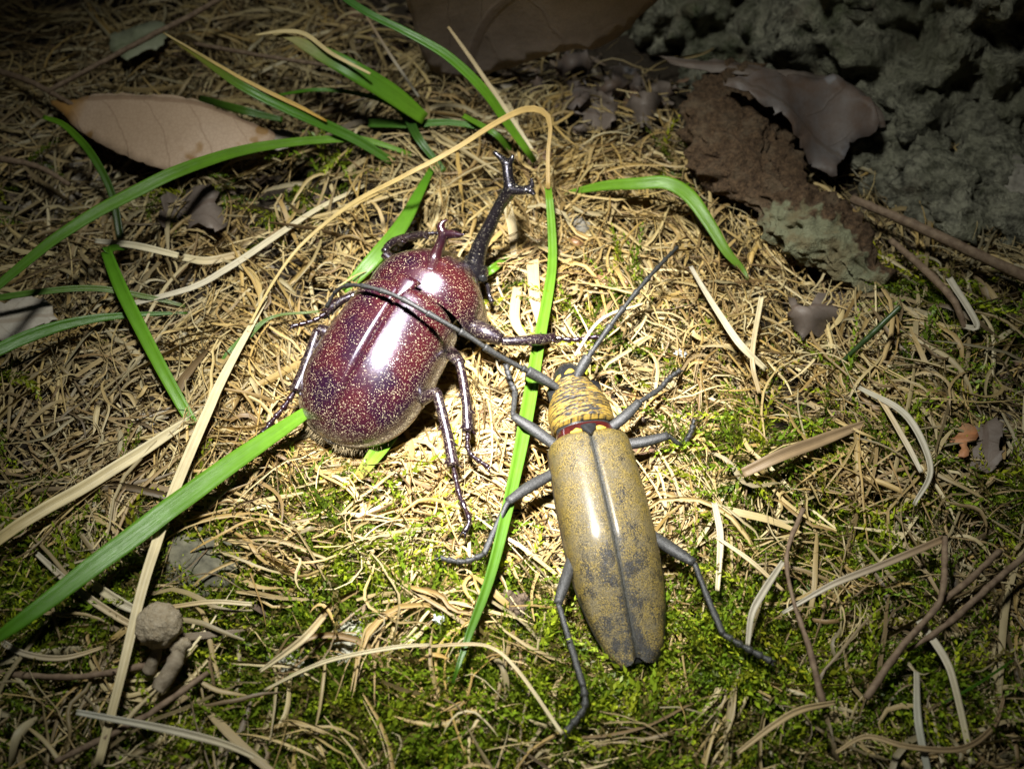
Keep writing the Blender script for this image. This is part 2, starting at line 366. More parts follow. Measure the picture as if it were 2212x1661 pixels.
def leg(parent, femur, tibia, tarsus, mat, side=1, spines=((.45, 1), (.7, -1), (.9, 1), (.98, -1)), slen=1.3, flat=.8, claw=1.1, name='leg', femur_mat=None):
    b = MB(); fp = A([p[:3] for p in femur]); b.tube(fp, [p[3] for p in femur], 12, 14, flat, val=.75)
    tp = A([p[:3] for p in tibia]); tr = [p[3] for p in tibia]; b.tube(tp, tr, 12, 22, flat, val=.75, rough=.07)
    c = spline(np.hstack([tp, A(tr)[:, None]]), 50)
    for q, sd in spines:
        k = int(q * 49); t = nrm(c[min(k + 1, 49), :3] - c[k - 1, :3]); s_ = nrm(np.cross(t, [0, 0, 1.])) * sd
        b.spine(c[k, :3] + s_ * c[k, 3] * .6, nrm(s_ + t * .9), slen, .34)
    ap = A([p[:3] for p in tarsus]); ar = tarsus[0][3]; n = 6 * 5; c = spline(ap, n)
    kk = np.arange(n); rad = ar * (.62 + .5 * ((kk % 6) / 5.)); b.tube(c, rad, 8, n, straight=True)
    t = nrm(c[-1] - c[-3]); s_ = nrm(np.cross(t, [0, 0, 1.]))
    for sd in (-1, 1): b.tube([c[-1], c[-1] + t * claw * .5 + s_ * sd * claw * .35, c[-1] + t * claw + s_ * sd * claw * .45 - A([0, 0, claw * .5])], [ar * .5, ar * .35, .04], 6, 6)
    o = b.build(name, mat, parent, attr='edge'); return o
def Lz(fn, *pts): return [(*fn(p[0], p[1], p[2] + max(0., 1.3 - .2 * max(0, p[2] - 4.5))), p[3]) for p in pts]

def rhino():
    R = root('rhinoceros_beetle', (-22, 2, 3), label='glossy dark red rhinoceros beetle with forked black horn, standing on straw', cat='beetle')
    FC = A([-17.7, 9.2, 0]); f = A([.47, .883, 0]); L = 26.6; W = 10.6; H = 8.5
    zb = lambda u: 8.8 - 4.8 * u
    w_ = lambda u: W * (sup(u, .50, 2.6, 2.0) if u > .50 else (1 - .115 * ((.50 - u) / .50) ** 1.5) * (.86 + .14 * ss(u, -.03, .05)))
    h_ = lambda u: H * (sup(u, .20, 2.8, 1.8) if u > .20 else 1.) * (.80 + .2 * ss(u, -.02, .06))
    us = 1 - (1 - np.linspace(0, 1, 70)) ** 1.7; us[-1] = .9995
    for s in (-1, 1):
        ph = s * np.linspace(0.0, 1.78, 40) ** 1.0
        V, e, suv = dome(FC, f, L, us, w_, h_, zb, ph, .91, .90, .55, 1.60, .5)
        V += s * .03 * A([f[1], -f[0], 0])
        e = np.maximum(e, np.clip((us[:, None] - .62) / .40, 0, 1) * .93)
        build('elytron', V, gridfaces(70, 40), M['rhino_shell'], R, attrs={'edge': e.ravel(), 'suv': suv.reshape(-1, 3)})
    # belly and thorax as one continuous loft
    us2 = np.linspace(-.52, 1.0, 50); V = []
    for u in us2:
        ww = .93 * (w_(max(u, 0)) if u >= 0 else W * .8 * sup(-u / .52, .0, 2.4, 2)) if u < .999 else .05
        a = np.linspace(0, 2 * np.pi, 28, endpoint=False); z0 = zb(np.clip(u, 0, 1)); up = .55 * h_(np.clip(u, 0, 1)) if u >= 0 else 3.2 * sup(-u / .52, 0, 3, 2)
        c = FC - f * L * u * 1.012
        V.append(c + np.cos(a)[:, None] * ww * A([f[1], -f[0], 0]) + A([0, 0, 1.]) * np.where(np.sin(a) > 0, np.sin(a) * up, np.sin(a) * 3.4 * (ww / W) ** .5)[:, None] + A([0, 0, z0 - .6]))
    build('body', np.array(V), gridfaces(50, 28, True), M['rhino_dark'], R, attrs={'edge': np.ones(50 * 28) * .6})
    # fringe of hair below the wing tips
    b = MB(); r_ = A([f[1], -f[0], 0])
    for k in range(420):
        u = 1 - abs(rng.normal(0, .07)); s = rng.choice([-1, 1]); u = min(u, .998)
        p = FC - f * L * u + r_ * s * w_(u) * rng.uniform(.8, .98) + A([0, 0, zb(u) - rng.uniform(.2, 1.4)])
        d = nrm(-f * rng.uniform(.5, 1.2) + r_ * s * rng.uniform(-.2, .8) + A([0, 0, rng.uniform(-.8, .1)])); q = nrm(np.cross(d, rng.normal(size=3))) * .05
        b.add([p - q, p + q, p + d * rng.uniform(.7, 1.7)], [(0, 1, 2)])
    b.build('hair_fringe', M['fuzz'], R, kind='stuff')
    # scutellum
    us3 = np.linspace(0, 1, 12); V, e, _ = dome(FC + f * .8, f, 4.6, us3, lambda u: 2.3 * (1 - u ** 1.6) + .02, lambda u: .75 * (1 - u) + .12, lambda u: 8.6 + h_(.03 + .16 * u) - .6 * u - .05 - .1 * u, np.linspace(-1.6, 1.6, 13))
    build('scutellum', V, gridfaces(12, 13), M['rhino_shell'], R, attrs={'edge': e.ravel() * .3})
    # pronotum
    fp = nrm(A([.40, .916, 0])); PF = FC + f * .2 + fp * 13.6 + A([.9, -.3, 0]); PL = 14.2; PW = 10.9
    def pw(u):   # u 0 front .. 1 back
        return PW * (.50 + .50 * ss(u, -.05, .58) ** .75) * (1 - .10 * ss(u, .72, 1.))
    def phh(u): return 9.6 * (.50 + .5 * ss(u, -.12, .50)) * (1 - .16 * ss(u, .62, 1.0)) * (.55 + .45 * ss(u, -.02, .10))
    zp = lambda u: 6.3 + .8 * u
    us4 = np.linspace(0, 1, 56); ph = np.linspace(-1.80, 1.80, 75)
    V, e, suv = dome(PF, fp, PL, us4, pw, phh, zp, ph, .92, .95, .4, 1.60)
    # margins sweep back at the sides and forward corners
    lat = suv[:, :, 0] / PW; V -= (fp * PL * .10)[None, None, :] * (lat ** 2 * (1 - us4[:, None]) * 1.6)[:, :, None]
    e = np.maximum(e, np.clip((us4[:, None] - .9) / .1, 0, 1) * .75)
    Fg = [tuple(q) for q in gridfaces(56, 75)] + [tuple(range(75))]
    pro = build('pronotum', V, Fg, M['rhino_shell'], R, attrs={'edge': e.ravel(), 'suv': suv.reshape(-1, 3)})
    # thoracic horn
    hb = MB(); B0 = Z1(715, 560, 14.4)
    fk = Z1(766, 402, 18.6)
    hb.tube([B0, Z1(728, 500, 15.6), Z1(748, 448, 17.2), fk], [2.3, 1.35, .95, .95], 14, 20)
    hb.tube([fk + A([0, 0, 0]), Z1(752, 372, 19.2), Z1(765, 350, 19.8), Z1(785, 341, 20.2)], [.85, .75, .45, .08], 10, 14)
    hb.tube([fk, Z1(800, 400, 19.2), Z1(828, 404, 19.6), Z1(853, 400, 20.2)], [.9, .75, .5, .08], 10, 14)
    o = hb.build('thoracic_horn', M['rhino_femur'], pro, attr='edge')
    m = o.modifiers.new('join', 'REMESH'); m.mode = 'VOXEL'; m.voxel_size = .00016; m.use_smooth_shade = True
    m = o.modifiers.new('soft', 'SMOOTH'); m.iterations = 4
    # head and its horn
    h = MB(); h.tube([Z1(800, 590, 6.5), Z1(860, 560, 6.8), Z1(905, 545, 6.6), Z1(925, 530, 6)], [2.6, 3.0, 2.4, .6], 16, 16, .75)
    hd = h.build('head', M['rhino_dark'], R, attr='edge')
    g = MB(); g.tube([Z1(885, 570, 6.2), Z1(893, 520, 7.6), Z1(912, 450, 10.), Z1(950, 370, 13.2), Z1(992, 285, 16.6), Z1(1035, 222, 19.5)], [2.3, 1.85, 1.5, 1.25, 1.1, 1.35], 16, 36, .8)
    k0 = Z1(1037, 216, 19.6)
    g.tube([k0, Z1(1027, 165, 21), Z1(1022, 112, 22.2)], [1.25, 1.0, 1.05], 12, 14, .8)
    g.tube([Z1(1022, 116, 22.2), Z1(1000, 92, 22.6), Z1(968, 64, 23.2)], [1.0, .7, .42], 10, 10, .8)
    g.tube([Z1(1022, 116, 22.2), Z1(1040, 96, 22.6), Z1(1047, 76, 23.2)], [1.0, .6, .32], 10, 10, .8)
    g.tube([k0, Z1(1070, 222, 20), Z1(1104, 221, 20.4)], [1.35, 1.0, .95], 12, 14, .8)
    g.tube([Z1(1100, 221, 20.4), Z1(1122, 203, 20.8), Z1(1122, 172, 21.4)], [.95, .6, .28], 10, 10, .8)
    g.tube([Z1(1100, 221, 20.4), Z1(1120, 226, 20.4), Z1(1134, 240, 20.6)], [.95, .65, .4], 10, 10, .8)
    o = g.build('head_horn', M['rhino_dark'], hd, attr='edge')
    m = o.modifiers.new('join', 'REMESH'); m.mode = 'VOXEL'; m.voxel_size = .00018; m.use_smooth_shade = True
    m = o.modifiers.new('soft', 'SMOOTH'); m.iterations = 3
    b = MB(); b.tube([Z1(900, 565, 6), Z1(925, 590, 6.4), Z1(943, 610, 6), Z1(950, 650, 5), Z1(962, 678, 4.6)], [.5, .4, .45, .4, .55], 8, 18); b.build('antenna', M['rhino_dark'], hd, attr='edge')
    for x, y in ((868, 497), (925, 580)):
        e_ = MB(); p = Z1(x, y, 7.4); e_.tube([p - A([0, 0, .8]), p, p + A([0, 0, .8])], [.3, .85, .2], 12, 10); e_.build('eye', M['longhorn_black'], hd)
    # legs
    lg, fm = M['rhino_leg'], M['rhino_femur']
    leg(R, Lz(Z1, (850, 765, 7, 1.5), (930, 797, 8, 1.75), (1002, 830, 7.6, 1.15)), Lz(Z1, (1000, 836, 7.6, .8), (1080, 834, 7.2, .95), (1160, 828, 6.4, 1.1), (1218, 818, 5.8, .7)), Lz(Z1, (1212, 822, 5.6, .5), (1290, 830, 5, .5), (1388, 818, 4.6, .5)), lg)
    leg(R, Lz(Z1, (770, 860, 6.5, 1.2), (800, 890, 8, 1.2), (832, 925, 9, 1.0)), Lz(Z1, (826, 915, 9.2, .8), (846, 1010, 7.6, .8), (858, 1110, 6.2, .85), (862, 1205, 5, 1.0)), Lz(Z1, (862, 1200, 4.8, .5), (868, 1285, 4.2, .5), (945, 1348, 3.8, .5)), lg)
    leg(R, Lz(Z1, (680, 1070, 6, 1.3), (715, 1052, 7.6, 1.2), (738, 1045, 8.6, 1.0)), Lz(Z1, (735, 1042, 8.7, .9), (760, 1135, 7.4, .85), (785, 1240, 6, .9), (803, 1345, 4.8, 1.05)), Lz(Z1, (803, 1345, 4.6, .52), (830, 1465, 4, .52), (868, 1560, 4, .52), (850, 1612, 3.6, .5)), lg)
    leg(R, Lz(Z1, (610, 545, 5.5, 1.2), (560, 510, 6.6, 1.2), (522, 478, 7.4, .95)), Lz(Z1, (521, 472, 7.5, .7), (560, 430, 7.2, .8), (640, 408, 6.4, .9), (700, 400, 5.6, .8)), Lz(Z1, (695, 400, 5.4, .45), (730, 396, 5, .45), (770, 402, 4.6, .4)), lg)
    leg(R, Lz(Z1, (450, 660, 6.5, 1.1), (410, 650, 7.4, 1.0), (385, 652, 7.6, .85)), Lz(Z1, (388, 652, 7.6, .7), (345, 672, 7, .85), (305, 700, 6, 1.1), (285, 722, 5.6, .7)), Lz(Z1, (285, 722, 5.4, .48), (235, 752, 4.6, .48), (150, 775, 4, .45)), lg)
    leg(R, Lz(Z1, (340, 840, 6.5, 1.3), (300, 808, 8, 1.35), (250, 786, 8.6, 1.05)), Lz(Z1, (250, 790, 8.6, .8), (225, 870, 7.4, .95), (195, 960, 6.2, 1.1), (158, 1042, 5.2, 1.1)), Lz(Z1, (158, 1040, 5., .55), (110, 1108, 4.2, .55), (70, 1155, 3.8, .55), (25, 1212, 3.6, .5)), lg)
rhino()

# ------------------------------------------------------------------ longhorn beetle
def longhorn():
    R = root('longhorn_beetle', (14, -28, 3), label='long olive-yellow longhorn beetle resting head-up beside the rhinoceros beetle', cat='beetle')
    FC = A([12.2, -16.2, 0]); f = nrm(A([-.165, .986, 0])); r_ = A([f[1], -f[0], 0]); L = 37.2; W = 7.1
    def w_(u): return W * float(np.interp(u, [0, .12, .3, .5, .6, .7, .79, .87, .93, .97, 1], [.92, .965, 1, 1, .975, .915, .825, .71, .59, .48, .34])) * (.82 + .18 * ss(u, -.01, .03))
    def h_(u): return 5.0 * (.86 + .14 * ss(u, -.02, .10)) * (1 - .80 * ss(u, .45, 1.02)) * (.8 + .2 * ss(u, -.01, .03))
    zb = lambda u: 6.5 - 3.3 * u
    us = np.concatenate([np.linspace(0, .06, 8)[:-1], np.linspace(.06, 1, 60)])
    for s in (-1, 1):
        ph = s * np.linspace(0, 1.75, 34)
        V, e, suv = dome(FC, f, L, us, w_, h_, zb, ph, .80, .82, .18, 1.60, .30)
        V += (s * .02) * r_
        lat = np.abs(suv[:, :, 0]) / W    # rounded wing tips with a notch at the suture
        V += (f * 2.6)[None, None, :] * (ss(us, .92, 1.)[:, None] * np.exp(-(lat / .10) ** 2) * .45)[:, :, None]
        Fg = [tuple(q) for q in gridfaces(len(us), 34)]
        build('elytron', V, Fg, M['longhorn_shell'], R, attrs={'edge': e.ravel(), 'suv': suv.reshape(-1, 3)})
    V = []; us2 = np.linspace(-.30, .985, 40)
    for u in us2:
        a = np.linspace(0, 2 * np.pi, 24, endpoint=False); q = np.clip(u, 0, 1)
        ww = .92 * w_(q) if u > 0 else 4.6; up = .55 * h_(q) if u > 0 else 2.
        V.append(FC - f * L * u + np.cos(a)[:, None] * ww * r_ + A([0, 0, 1]) * np.where(np.sin(a) > 0, np.sin(a) * up, np.sin(a) * 2.2)[:, None] + A([0, 0, zb(q) - .3]))
    Fg = [tuple(q) for q in gridfaces(40, 24, True)] + [tuple(range(24)), tuple(39 * 24 + k for k in range(24))]
    build('body', np.array(V), Fg, M['longhorn_black'], R)
    # red-brown collar between thorax and wing cases
    us3 = np.linspace(0, 1, 14)
    V, e, _ = dome(FC + f * 1.9, f, 3.6, us3, lambda u: 4.7 + .6 * u, lambda u: 3.6 + .1 * u, lambda u: 5.9, np.linspace(-1.75, 1.75, 30), .9, .9)
    build('collar', V, gridfaces(14, 30), M['longhorn_red'], R)
    for k, q in ((-.42, .62), (.40, .62)):   # yellow tufts at the base of the wing cases
        b = MB(); p = FC + r_ * W * k * .62 + A([0, 0, 10.25]) - f * .1; b.tube([p - r_ * 1.1 - A([0, 0, .25]), p, p + r_ * 1.1 - A([0, 0, .15])], [.15, .5, .15], 8, 10, .7, rough=.15); b.build('hair_tuft', M['yellow_hair'], R)
    V, e, _ = dome(FC + f * .45, f, 2.2, np.linspace(0, 1, 10), lambda u: 1.25 * (1 - u ** 2) + .02, lambda u: .5, lambda u: 10.75 + .3 * u, np.linspace(-1.6, 1.6, 11))
    build('scutellum', V, gridfaces(10, 11), M['longhorn_black'], R)
    # pronotum
    fp = nrm(A([-.20, .98, 0])); rp = A([fp[1], -fp[0], 0]); PF = FC + f * 1.3 + fp * 11.4 + A([.25, 0, 0])
    def pw(u): return 5.35 * (.58 + .42 * ss(u, -.02, .72) ** .8) * (1 - .05 * ss(u, .86, 1.))
    def phh(u): return 4.9 * (.66 + .34 * ss(u, -.05, .55)) * (1 - .16 * ss(u, .75, 1.)) * (.85 + .15 * ss(u, 0, .05))
    us4 = np.linspace(0, 1, 60)
    V, e, suv = dome(PF, fp, 9.5, us4, pw, phh, lambda u: 5.0 + .6 * u, np.linspace(-1.9, 1.9, 60), .95, .95)
    V[:, :, 2] += (.16 * np.sin(us4 * 62 + 1.2 * np.sin(us4 * 9)))[:, None] * (1 + .9 * fbm(V / 2.2, 2)) * np.cos(np.linspace(-1.5, 1.5, 60))[None, :] * ss(us4, .05, .2)[:, None] * (1 - ss(us4, .85, .97))[:, None]
    Fg = [tuple(q) for q in gridfaces(60, 60)] + [tuple(range(60)), tuple(59 * 60 + k for k in range(60))]
    pro = build('pronotum', V, Fg, M['longhorn_pronotum'], R, attrs={'edge': e.ravel(), 'suv': suv.reshape(-1, 3)})
    # head
    h = MB(); c = PF + A([0, 0, 5.2]); h.tube([c - fp * 1.5, c + fp * .3, c + fp * 1.7 - A([0, 0, .5]), c + fp * 2.9 - A([0, 0, 2.2])], [2.8, 2.9, 2.6, 1.2], 18, 16, 1.05)
    hd = h.build('head', M['longhorn_black'], R)
    for s in (-1, 1):
        b = MB(); p = c + rp * s * 2.5 + fp * .2; b.tube([p - fp * 1.2, p, p + fp * 1.2], [.3, .95, .4], 12, 10); b.build('eye', M['longhorn_black'], hd)
        b = MB(); p = c + rp * s * 1.9 + fp * .35 + A([0, 0, 2.0]); b.tube([p - rp * s * .9 + fp * .2 + A([0, 0, .5]), p, p + rp * s * .9 - fp * .3 - A([0, 0, .7])], [.18, .4, .12], 8, 10, .8, rough=.12); b.build('hair_tuft', M['yellow_hair'], hd)
    b = MB(); b.tube([c + fp * .2 - rp * 1.1 + A([0, 0, 2.55]), c + fp * .6 + A([0, 0, 2.75]), c + fp * .2 + rp * 1.1 + A([0, 0, 2.55])], [.15, .5, .15], 8, 10, rough=.2); b.build('hair_tuft', M['yellow_hair'], hd)
    def antenna(pts, joints):
        p = spline(A(pts), 140); b = MB(); J = [int(j * 139) for j in joints]
        for k in range(len(J) - 1):
            q = p[J[k]:J[k + 1] + 1]; n = len(q)
            if n < 2: continue
            ra = (.88 if k == 0 else .66 * (1 - .42 * J[k] / 139)); s_ = np.linspace(0, 1, n)
            rad = ra * (.72 + .38 * s_ ** 3) if k else ra * (.62 + .45 * np.sin(np.minimum(s_ * 1.3, 1.) * 1.57))
            b.tube(np.vstack([q[0] - (q[1] - q[0]) * .2, q, q[-1] + (q[-1] - q[-2]) * .2]), np.concatenate([[rad[0] * .5], rad, [rad[-1] * .5]]), 10, n + 2, straight=True)
        b.build('antenna', M['longhorn_limb'], hd)
    antenna([Z1(1232, 1032, 7.5), Z1(1205, 1012, 8), Z1(1120, 965, 9.2), Z1(970, 885, 12.6), Z1(875, 822, 14.8), Z1(700, 722, 18.0), Z1(570, 652, 18.6), Z1(450, 614, 17.4), Z1(370, 610, 14.6), Z1(322, 638, 12.), Z1(288, 695, 9.6)], [0, .13, .155, .30, .40, .52, .63, .73, .82, .90, .96, 1])
    antenna([Z2(458, 512, 7.5), Z2(464, 488, 8), Z2(495, 432, 9.2), Z2(570, 325, 11), Z2(615, 265, 12), Z2(685, 180, 12.6), Z2(735, 125, 12), Z2(782, 76, 10.4)], [0, .15, .18, .34, .46, .58, .68, .78, .87, .94, 1])
    lg = M['longhorn_limb']; sp = ()
    def lleg(fe, ti, ta):
        ti = [(a_, b_, c_, r * .84) for a_, b_, c_, r in ti]; leg(R, Lz(Z2, *fe), Lz(Z2, *ti), Lz(Z2, *ta), lg, spines=sp, flat=.7, claw=.9)
    lleg([(400, 712, 4.5, .95), (330, 660, 5.6, 1.05), (258, 612, 6.2, .7)], [(258, 612, 6.2, .5), (262, 575, 5.6, .55), (266, 535, 5., .62)], [(266, 535, 4.8, .55), (250, 500, 4.4, .5), (238, 455, 4.2, .45)])
    lleg([(390, 795, 4.4, .9), (310, 840, 5.6, 1.0), (243, 886, 6.4, .72)], [(244, 886, 6.4, .5), (212, 950, 5.4, .55), (165, 1056, 4.2, .6)], [(165, 1056, 4.2, .55), (100, 1078, 3.8, .55), (22, 1066, 3.6, .4)])
    lleg([(450, 1060, 3.8, .8), (425, 1140, 5, .9), (402, 1212, 5.6, .68)], [(403, 1212, 5.6, .5), (430, 1300, 5, .55), (484, 1478, 6.4, .6)], [(484, 1475, 6.2, .58), (486, 1545, 5.6, .55), (428, 1622, 5, .42)])
    lleg([(545, 668, 4.4, .9), (610, 620, 5.8, 1.0), (663, 568, 6.4, .72)], [(663, 568, 6.4, .5), (700, 545, 5.4, .55), (735, 520, 4.6, .6)], [(735, 520, 4.5, .5), (755, 495, 4.2, .5), (790, 470, 3.8, .4)])
    lleg([(590, 706, 4.4, .9), (670, 697, 5.6, 1.0), (755, 676, 6.2, .75)], [(755, 676, 6.2, .5), (785, 700, 4.4, .5), (805, 700, 3.4, .55)], [(805, 700, 3.2, .5), (825, 670, 3, .5), (838, 630, 2.8, .4)])
    lleg([(690, 985, 3.8, .9), (770, 1040, 5.4, 1.05), (838, 1082, 6, .72)], [(838, 1082, 6, .5), (880, 1190, 5, .55), (930, 1310, 5.8, .62)], [(930, 1310, 5.8, .58), (1000, 1352, 5.6, .55), (1082, 1396, 5, .42)])
longhorn()

# ------------------------------------------------------------------ ribbons: straw, grass, moss
def ribbon(C, wd, nrmv, fold, col3, nv=3, thick=0.):
    "C (n,k,3) centre lines, wd (n,k) full widths, nrmv (n,k,3) rough normals -> V, quads, col, suv"
    n, k, _ = C.shape
    T = nrm(np.gradient(C, axis=1)); B = nrm(np.cross(T, nrmv)); N = nrm(np.cross(B, T))
    x = np.linspace(-1, 1, nv); V = C[:, :, None, :] + B[:, :, None, :] * (x[None, None, :] * wd[:, :, None] / 2)[..., None] \
        + N[:, :, None, :] * ((1 - np.abs(x))[None, None, :] * fold[:, None, None] * wd[:, :, None] * -.5)[..., None]
    ln = np.concatenate([np.zeros((n, 1)), np.cumsum(np.linalg.norm(np.diff(C, axis=1), axis=2), axis=1)], 1)
    suv = np.stack(np.broadcast_arrays(x[None, None, :] * wd[:, :, None] / 2, ln[:, :, None] + rng.uniform(0, 400, (n, 1, 1)), rng.uniform(0, 90, (n, 1, 1))), -1)
    cc = np.broadcast_to(col3[:, None, None, :] if col3.ndim == 2 else col3[:, :, None, :], (n, k, nv, 3))
    g = gridfaces(k, nv); Fq = (g[None] + (np.arange(n) * k * nv)[:, None, None]).reshape(-1, 4)
    return V.reshape(-1, 3), Fq, cc.reshape(-1, 3), suv.reshape(-1, 3)
def inside_body(x, y):
    "1 where a beetle's body stands"
    def el(cx, cy, fx, fy, a, b):
        dx, dy = x - cx, y - cy; u = dx * fx + dy * fy; v = dx * fy - dy * fx; return np.clip(1.35 - np.sqrt((u / a) ** 2 + (v / b) ** 2), 0, 1)
    return np.maximum.reduce([el(-23.5, -.5, .47, .88, 17, 12), el(-13, 17, .4, .92, 9, 11), el(15, -33, -.165, .986, 21, 8), el(11.5, -9, -.2, .98, 8, 6)])
LEGP = np.vstack([spline([P(*q)[:2] for q in pl], 14) for pl in (
    [(1080, 720), (1180, 735), (1290, 728)], [(990, 790), (1010, 930), (1055, 1005)], [(945, 850), (980, 1010), (1010, 1140)], [(690, 700), (630, 705)], [(675, 720), (640, 850), (575, 935)], [(840, 520), (935, 505)],
    [(1190, 935), (1105, 895), (1095, 800)], [(1180, 1030), (1095, 1085), (1040, 1200), (950, 1205)], [(1220, 1230), (1210, 1310), (1260, 1490), (1225, 1580)], [(1320, 920), (1380, 870), (1450, 810)], [(1360, 955), (1445, 940), (1490, 920)], [(1420, 1165), (1500, 1215), (1565, 1370), (1660, 1425)])])
def near_leg(x, y):
    d = np.full(np.shape(x), 1e9)
    for p in LEGP: d = np.minimum(d, (x - p[0]) ** 2 + (y - p[1] + 2) ** 2)
    return np.clip(1.3 - np.sqrt(d) / 5., 0, 1)
def cap_z(C, top=3.2):
    "keep strands off the beetles' bodies and lay them on the ground relief"
    m = np.clip(inside_body(C[..., 0], C[..., 1]) * 3, 0, 1)
    C[..., 2] = C[..., 2] * (1 - m) + np.minimum(C[..., 2], 1.6) * m
    C[..., 2] *= 1 - .5 * near_leg(C[..., 0], C[..., 1])
    C[..., 2] += hgt(C[..., 0], C[..., 1]) + 1.9 * blobs(MOSS, C[..., 0], C[..., 1]) * (1 - m); return C
PAL = A([[.45, .305, .10], [.52, .385, .155], [.34, .215, .07], [.57, .46, .235], [.23, .14, .055], [.38, .30, .15], [.48, .31, .085]])
def straw_cols(n, grey=None):
    w_ = A([.24, .21, .18, .13, .11, .05, .08]); c = PAL[rng.choice(len(PAL), n, p=w_)] * rng.uniform(.45, 1.0, (n, 1))
    if grey is not None: c = c * (1 - grey[:, None]) + c.mean(1, keepdims=True) * A([.97, .86, .62]) * .8 * grey[:, None]
    return c
def strands(x, y, th, L, wd, K=9, curl=1., z0=None, zj=1.1, roll=1.0, grey=None, cols=None):
    n = len(x); s = np.linspace(-.5, .5, K)[None, :]
    k1 = rng.normal(0, 1., (n, 1)) * curl; k2 = rng.normal(0, .8, (n, 1)) * curl; phs = rng.uniform(0, 6.28, (n, 1))
    a = th[:, None] + k1 * s + k2 * np.sin(s * 6. + phs) * .5 + np.cumsum(rng.normal(0, .16, (n, K)) * min(1., curl) * (rng.random((n, 1)) < .7), 1)
    st = (L / (K - 1))[:, None]; px = np.cumsum(np.cos(a) * st, 1); py = np.cumsum(np.sin(a) * st, 1)
    px += (x - px.mean(1))[:, None]; py += (y - py.mean(1))[:, None]
    z = (z0 if z0 is not None else (rng.random(n) ** .8 * 5.0))[:, None] + rng.normal(0, .10, (n, 1)) * s * L[:, None] + np.abs(rng.normal(0, zj, (n, 1))) * np.cos(s * 3.1) + rng.normal(0, .25, (n, 1)) * np.sin(s * 9 + phs)
    C = cap_z(np.stack([px, py, np.clip(z, .1, 6.0)], -1))
    ro = rng.normal(0, roll, (n, 1)) + rng.normal(0, .9, (n, 1)) * s
    side = np.stack([-np.sin(a), np.cos(a), 0 * a], -1); nv = A([0, 0, 1.]) * np.cos(ro)[..., None] + side * np.sin(ro)[..., None]
    W = wd[:, None] * (1 - np.abs(2 * s) ** 2.4 * rng.uniform(.45, 1., (n, 1)))
    c = cols if cols is not None else straw_cols(n, grey)
    return C, W, nv, rng.uniform(-1.1, 1.2, n), c
def cat(parts):
    V, Fq, cc, uv = [], [], [], []; o = 0
    for v, f_, c, u in parts: V.append(v); Fq.append(f_ + o); cc.append(c); uv.append(u); o += len(v)
    return np.vstack(V), np.vstack(Fq), np.vstack(cc), np.vstack(uv)

# where moss grows and how thick the straw lies, as round patches on the ground (given by picture position)
def blobs(lst, x, y):
    r = np.zeros_like(x)
    for u, v, rad, a in lst:
        c = P(u, v); r = np.maximum(r, a * np.exp(-((x - c[0]) ** 2 + (y - c[1]) ** 2) / (rad / 12.3) ** 2))
    return r
MOSS = [(560, 1260, 190, 1), (480, 1420, 200, 1), (700, 1380, 170, 1), (900, 1480, 200, 1), (700, 1600, 230, 1), (1100, 1540, 190, 1), (1000, 1300, 110, .8), (1330, 1500, 170, 1), (1500, 1430, 160, 1),
        (1600, 1600, 200, .9), (1300, 1640, 180, .9), (1650, 1050, 120, .9), (1750, 1200, 150, .95), (1800, 1350, 160, .9), (1700, 1450, 170, .9), (1350, 720, 90, .8), (1440, 770, 80, .8), (1260, 690, 60, .7), (1560, 830, 60, .7),
        (1950, 900, 110, .8), (2050, 720, 110, .8), (1950, 1080, 150, .8), (2150, 1150, 120, .7), (130, 1400, 180, .9), (60, 1250, 130, .8), (200, 1560, 170, .8), (430, 1560, 170, .9), (760, 1150, 100, .6), (300, 1120, 70, .5), (1500, 1180, 60, .4),
        (700, 400, 70, .5), (440, 430, 60, .6), (620, 470, 60, .6), (860, 1100, 60, .5), (1450, 380, 70, .5), (1330, 640, 45, .7), (1900, 1500, 170, .7), (2100, 1400, 150, .6), (1480, 1010, 60, .5), (1560, 900, 60, .6), (1080, 660, 40, .6)]
STRAW = [(900, 800, 420, 1), (1150, 560, 300, 1), (1420, 680, 320, 1), (1450, 1000, 320, 1), (1000, 1080, 260, 1), (600, 850, 330, 1), (560, 1060, 200, .9), (300, 950, 330, .8), (200, 600, 350, .65), (1700, 760, 260, .85), (1900, 900, 260, .75),
         (2100, 1300, 260, .85), (2050, 1550, 250, .7), (1000, 330, 300, .8), (500, 180, 380, .6), (1350, 420, 230, .9), (2000, 500, 260, .5), (1650, 1200, 200, .45), (300, 1500, 260, .4), (900, 1400, 220, .4), (1250, 1600, 240, .45), (150, 200, 300, .6)]
OUT = [(-300, 500), (-350, 900), (-300, 1350), (-250, 1750), (150, 1950), (600, 2000), (1100, 2000), (1600, 2000), (2100, 1950), (2500, 1700), (2550, 1300), (2550, 900)]
MOSS += [(u, v, 260, .55) for u, v in OUT]; STRAW += [(u, v, 330, .5) for u, v in OUT] + [(-300, 150, 330, .5), (500, -60, 300, .5)]
def sample(lst, n, power=1., floor=.08, pool=12):
    uv = A([rng.uniform(-560, 2770, n * pool), rng.uniform(-160, 2250, n * pool)]).T
    d = FWD + (uv[:, :1] - 1106) * KPX * RIGHT - (uv[:, 1:] - 830.5) * KPX * UP
    p = CAM + d * (-CAM[2] / d[:, 2:]); x, y = p[:, 0], p[:, 1]
    d_ = np.maximum(blobs(lst, x, y), floor) ** power * (np.linalg.norm(p - CAM, axis=1) / 193) ** 2
    d_[(x > 12) & (y > 100 - .45 * (x - 12))] = 0
    i = rng.choice(len(x), n, p=d_ / d_.sum(), replace=False); return x[i], y[i]
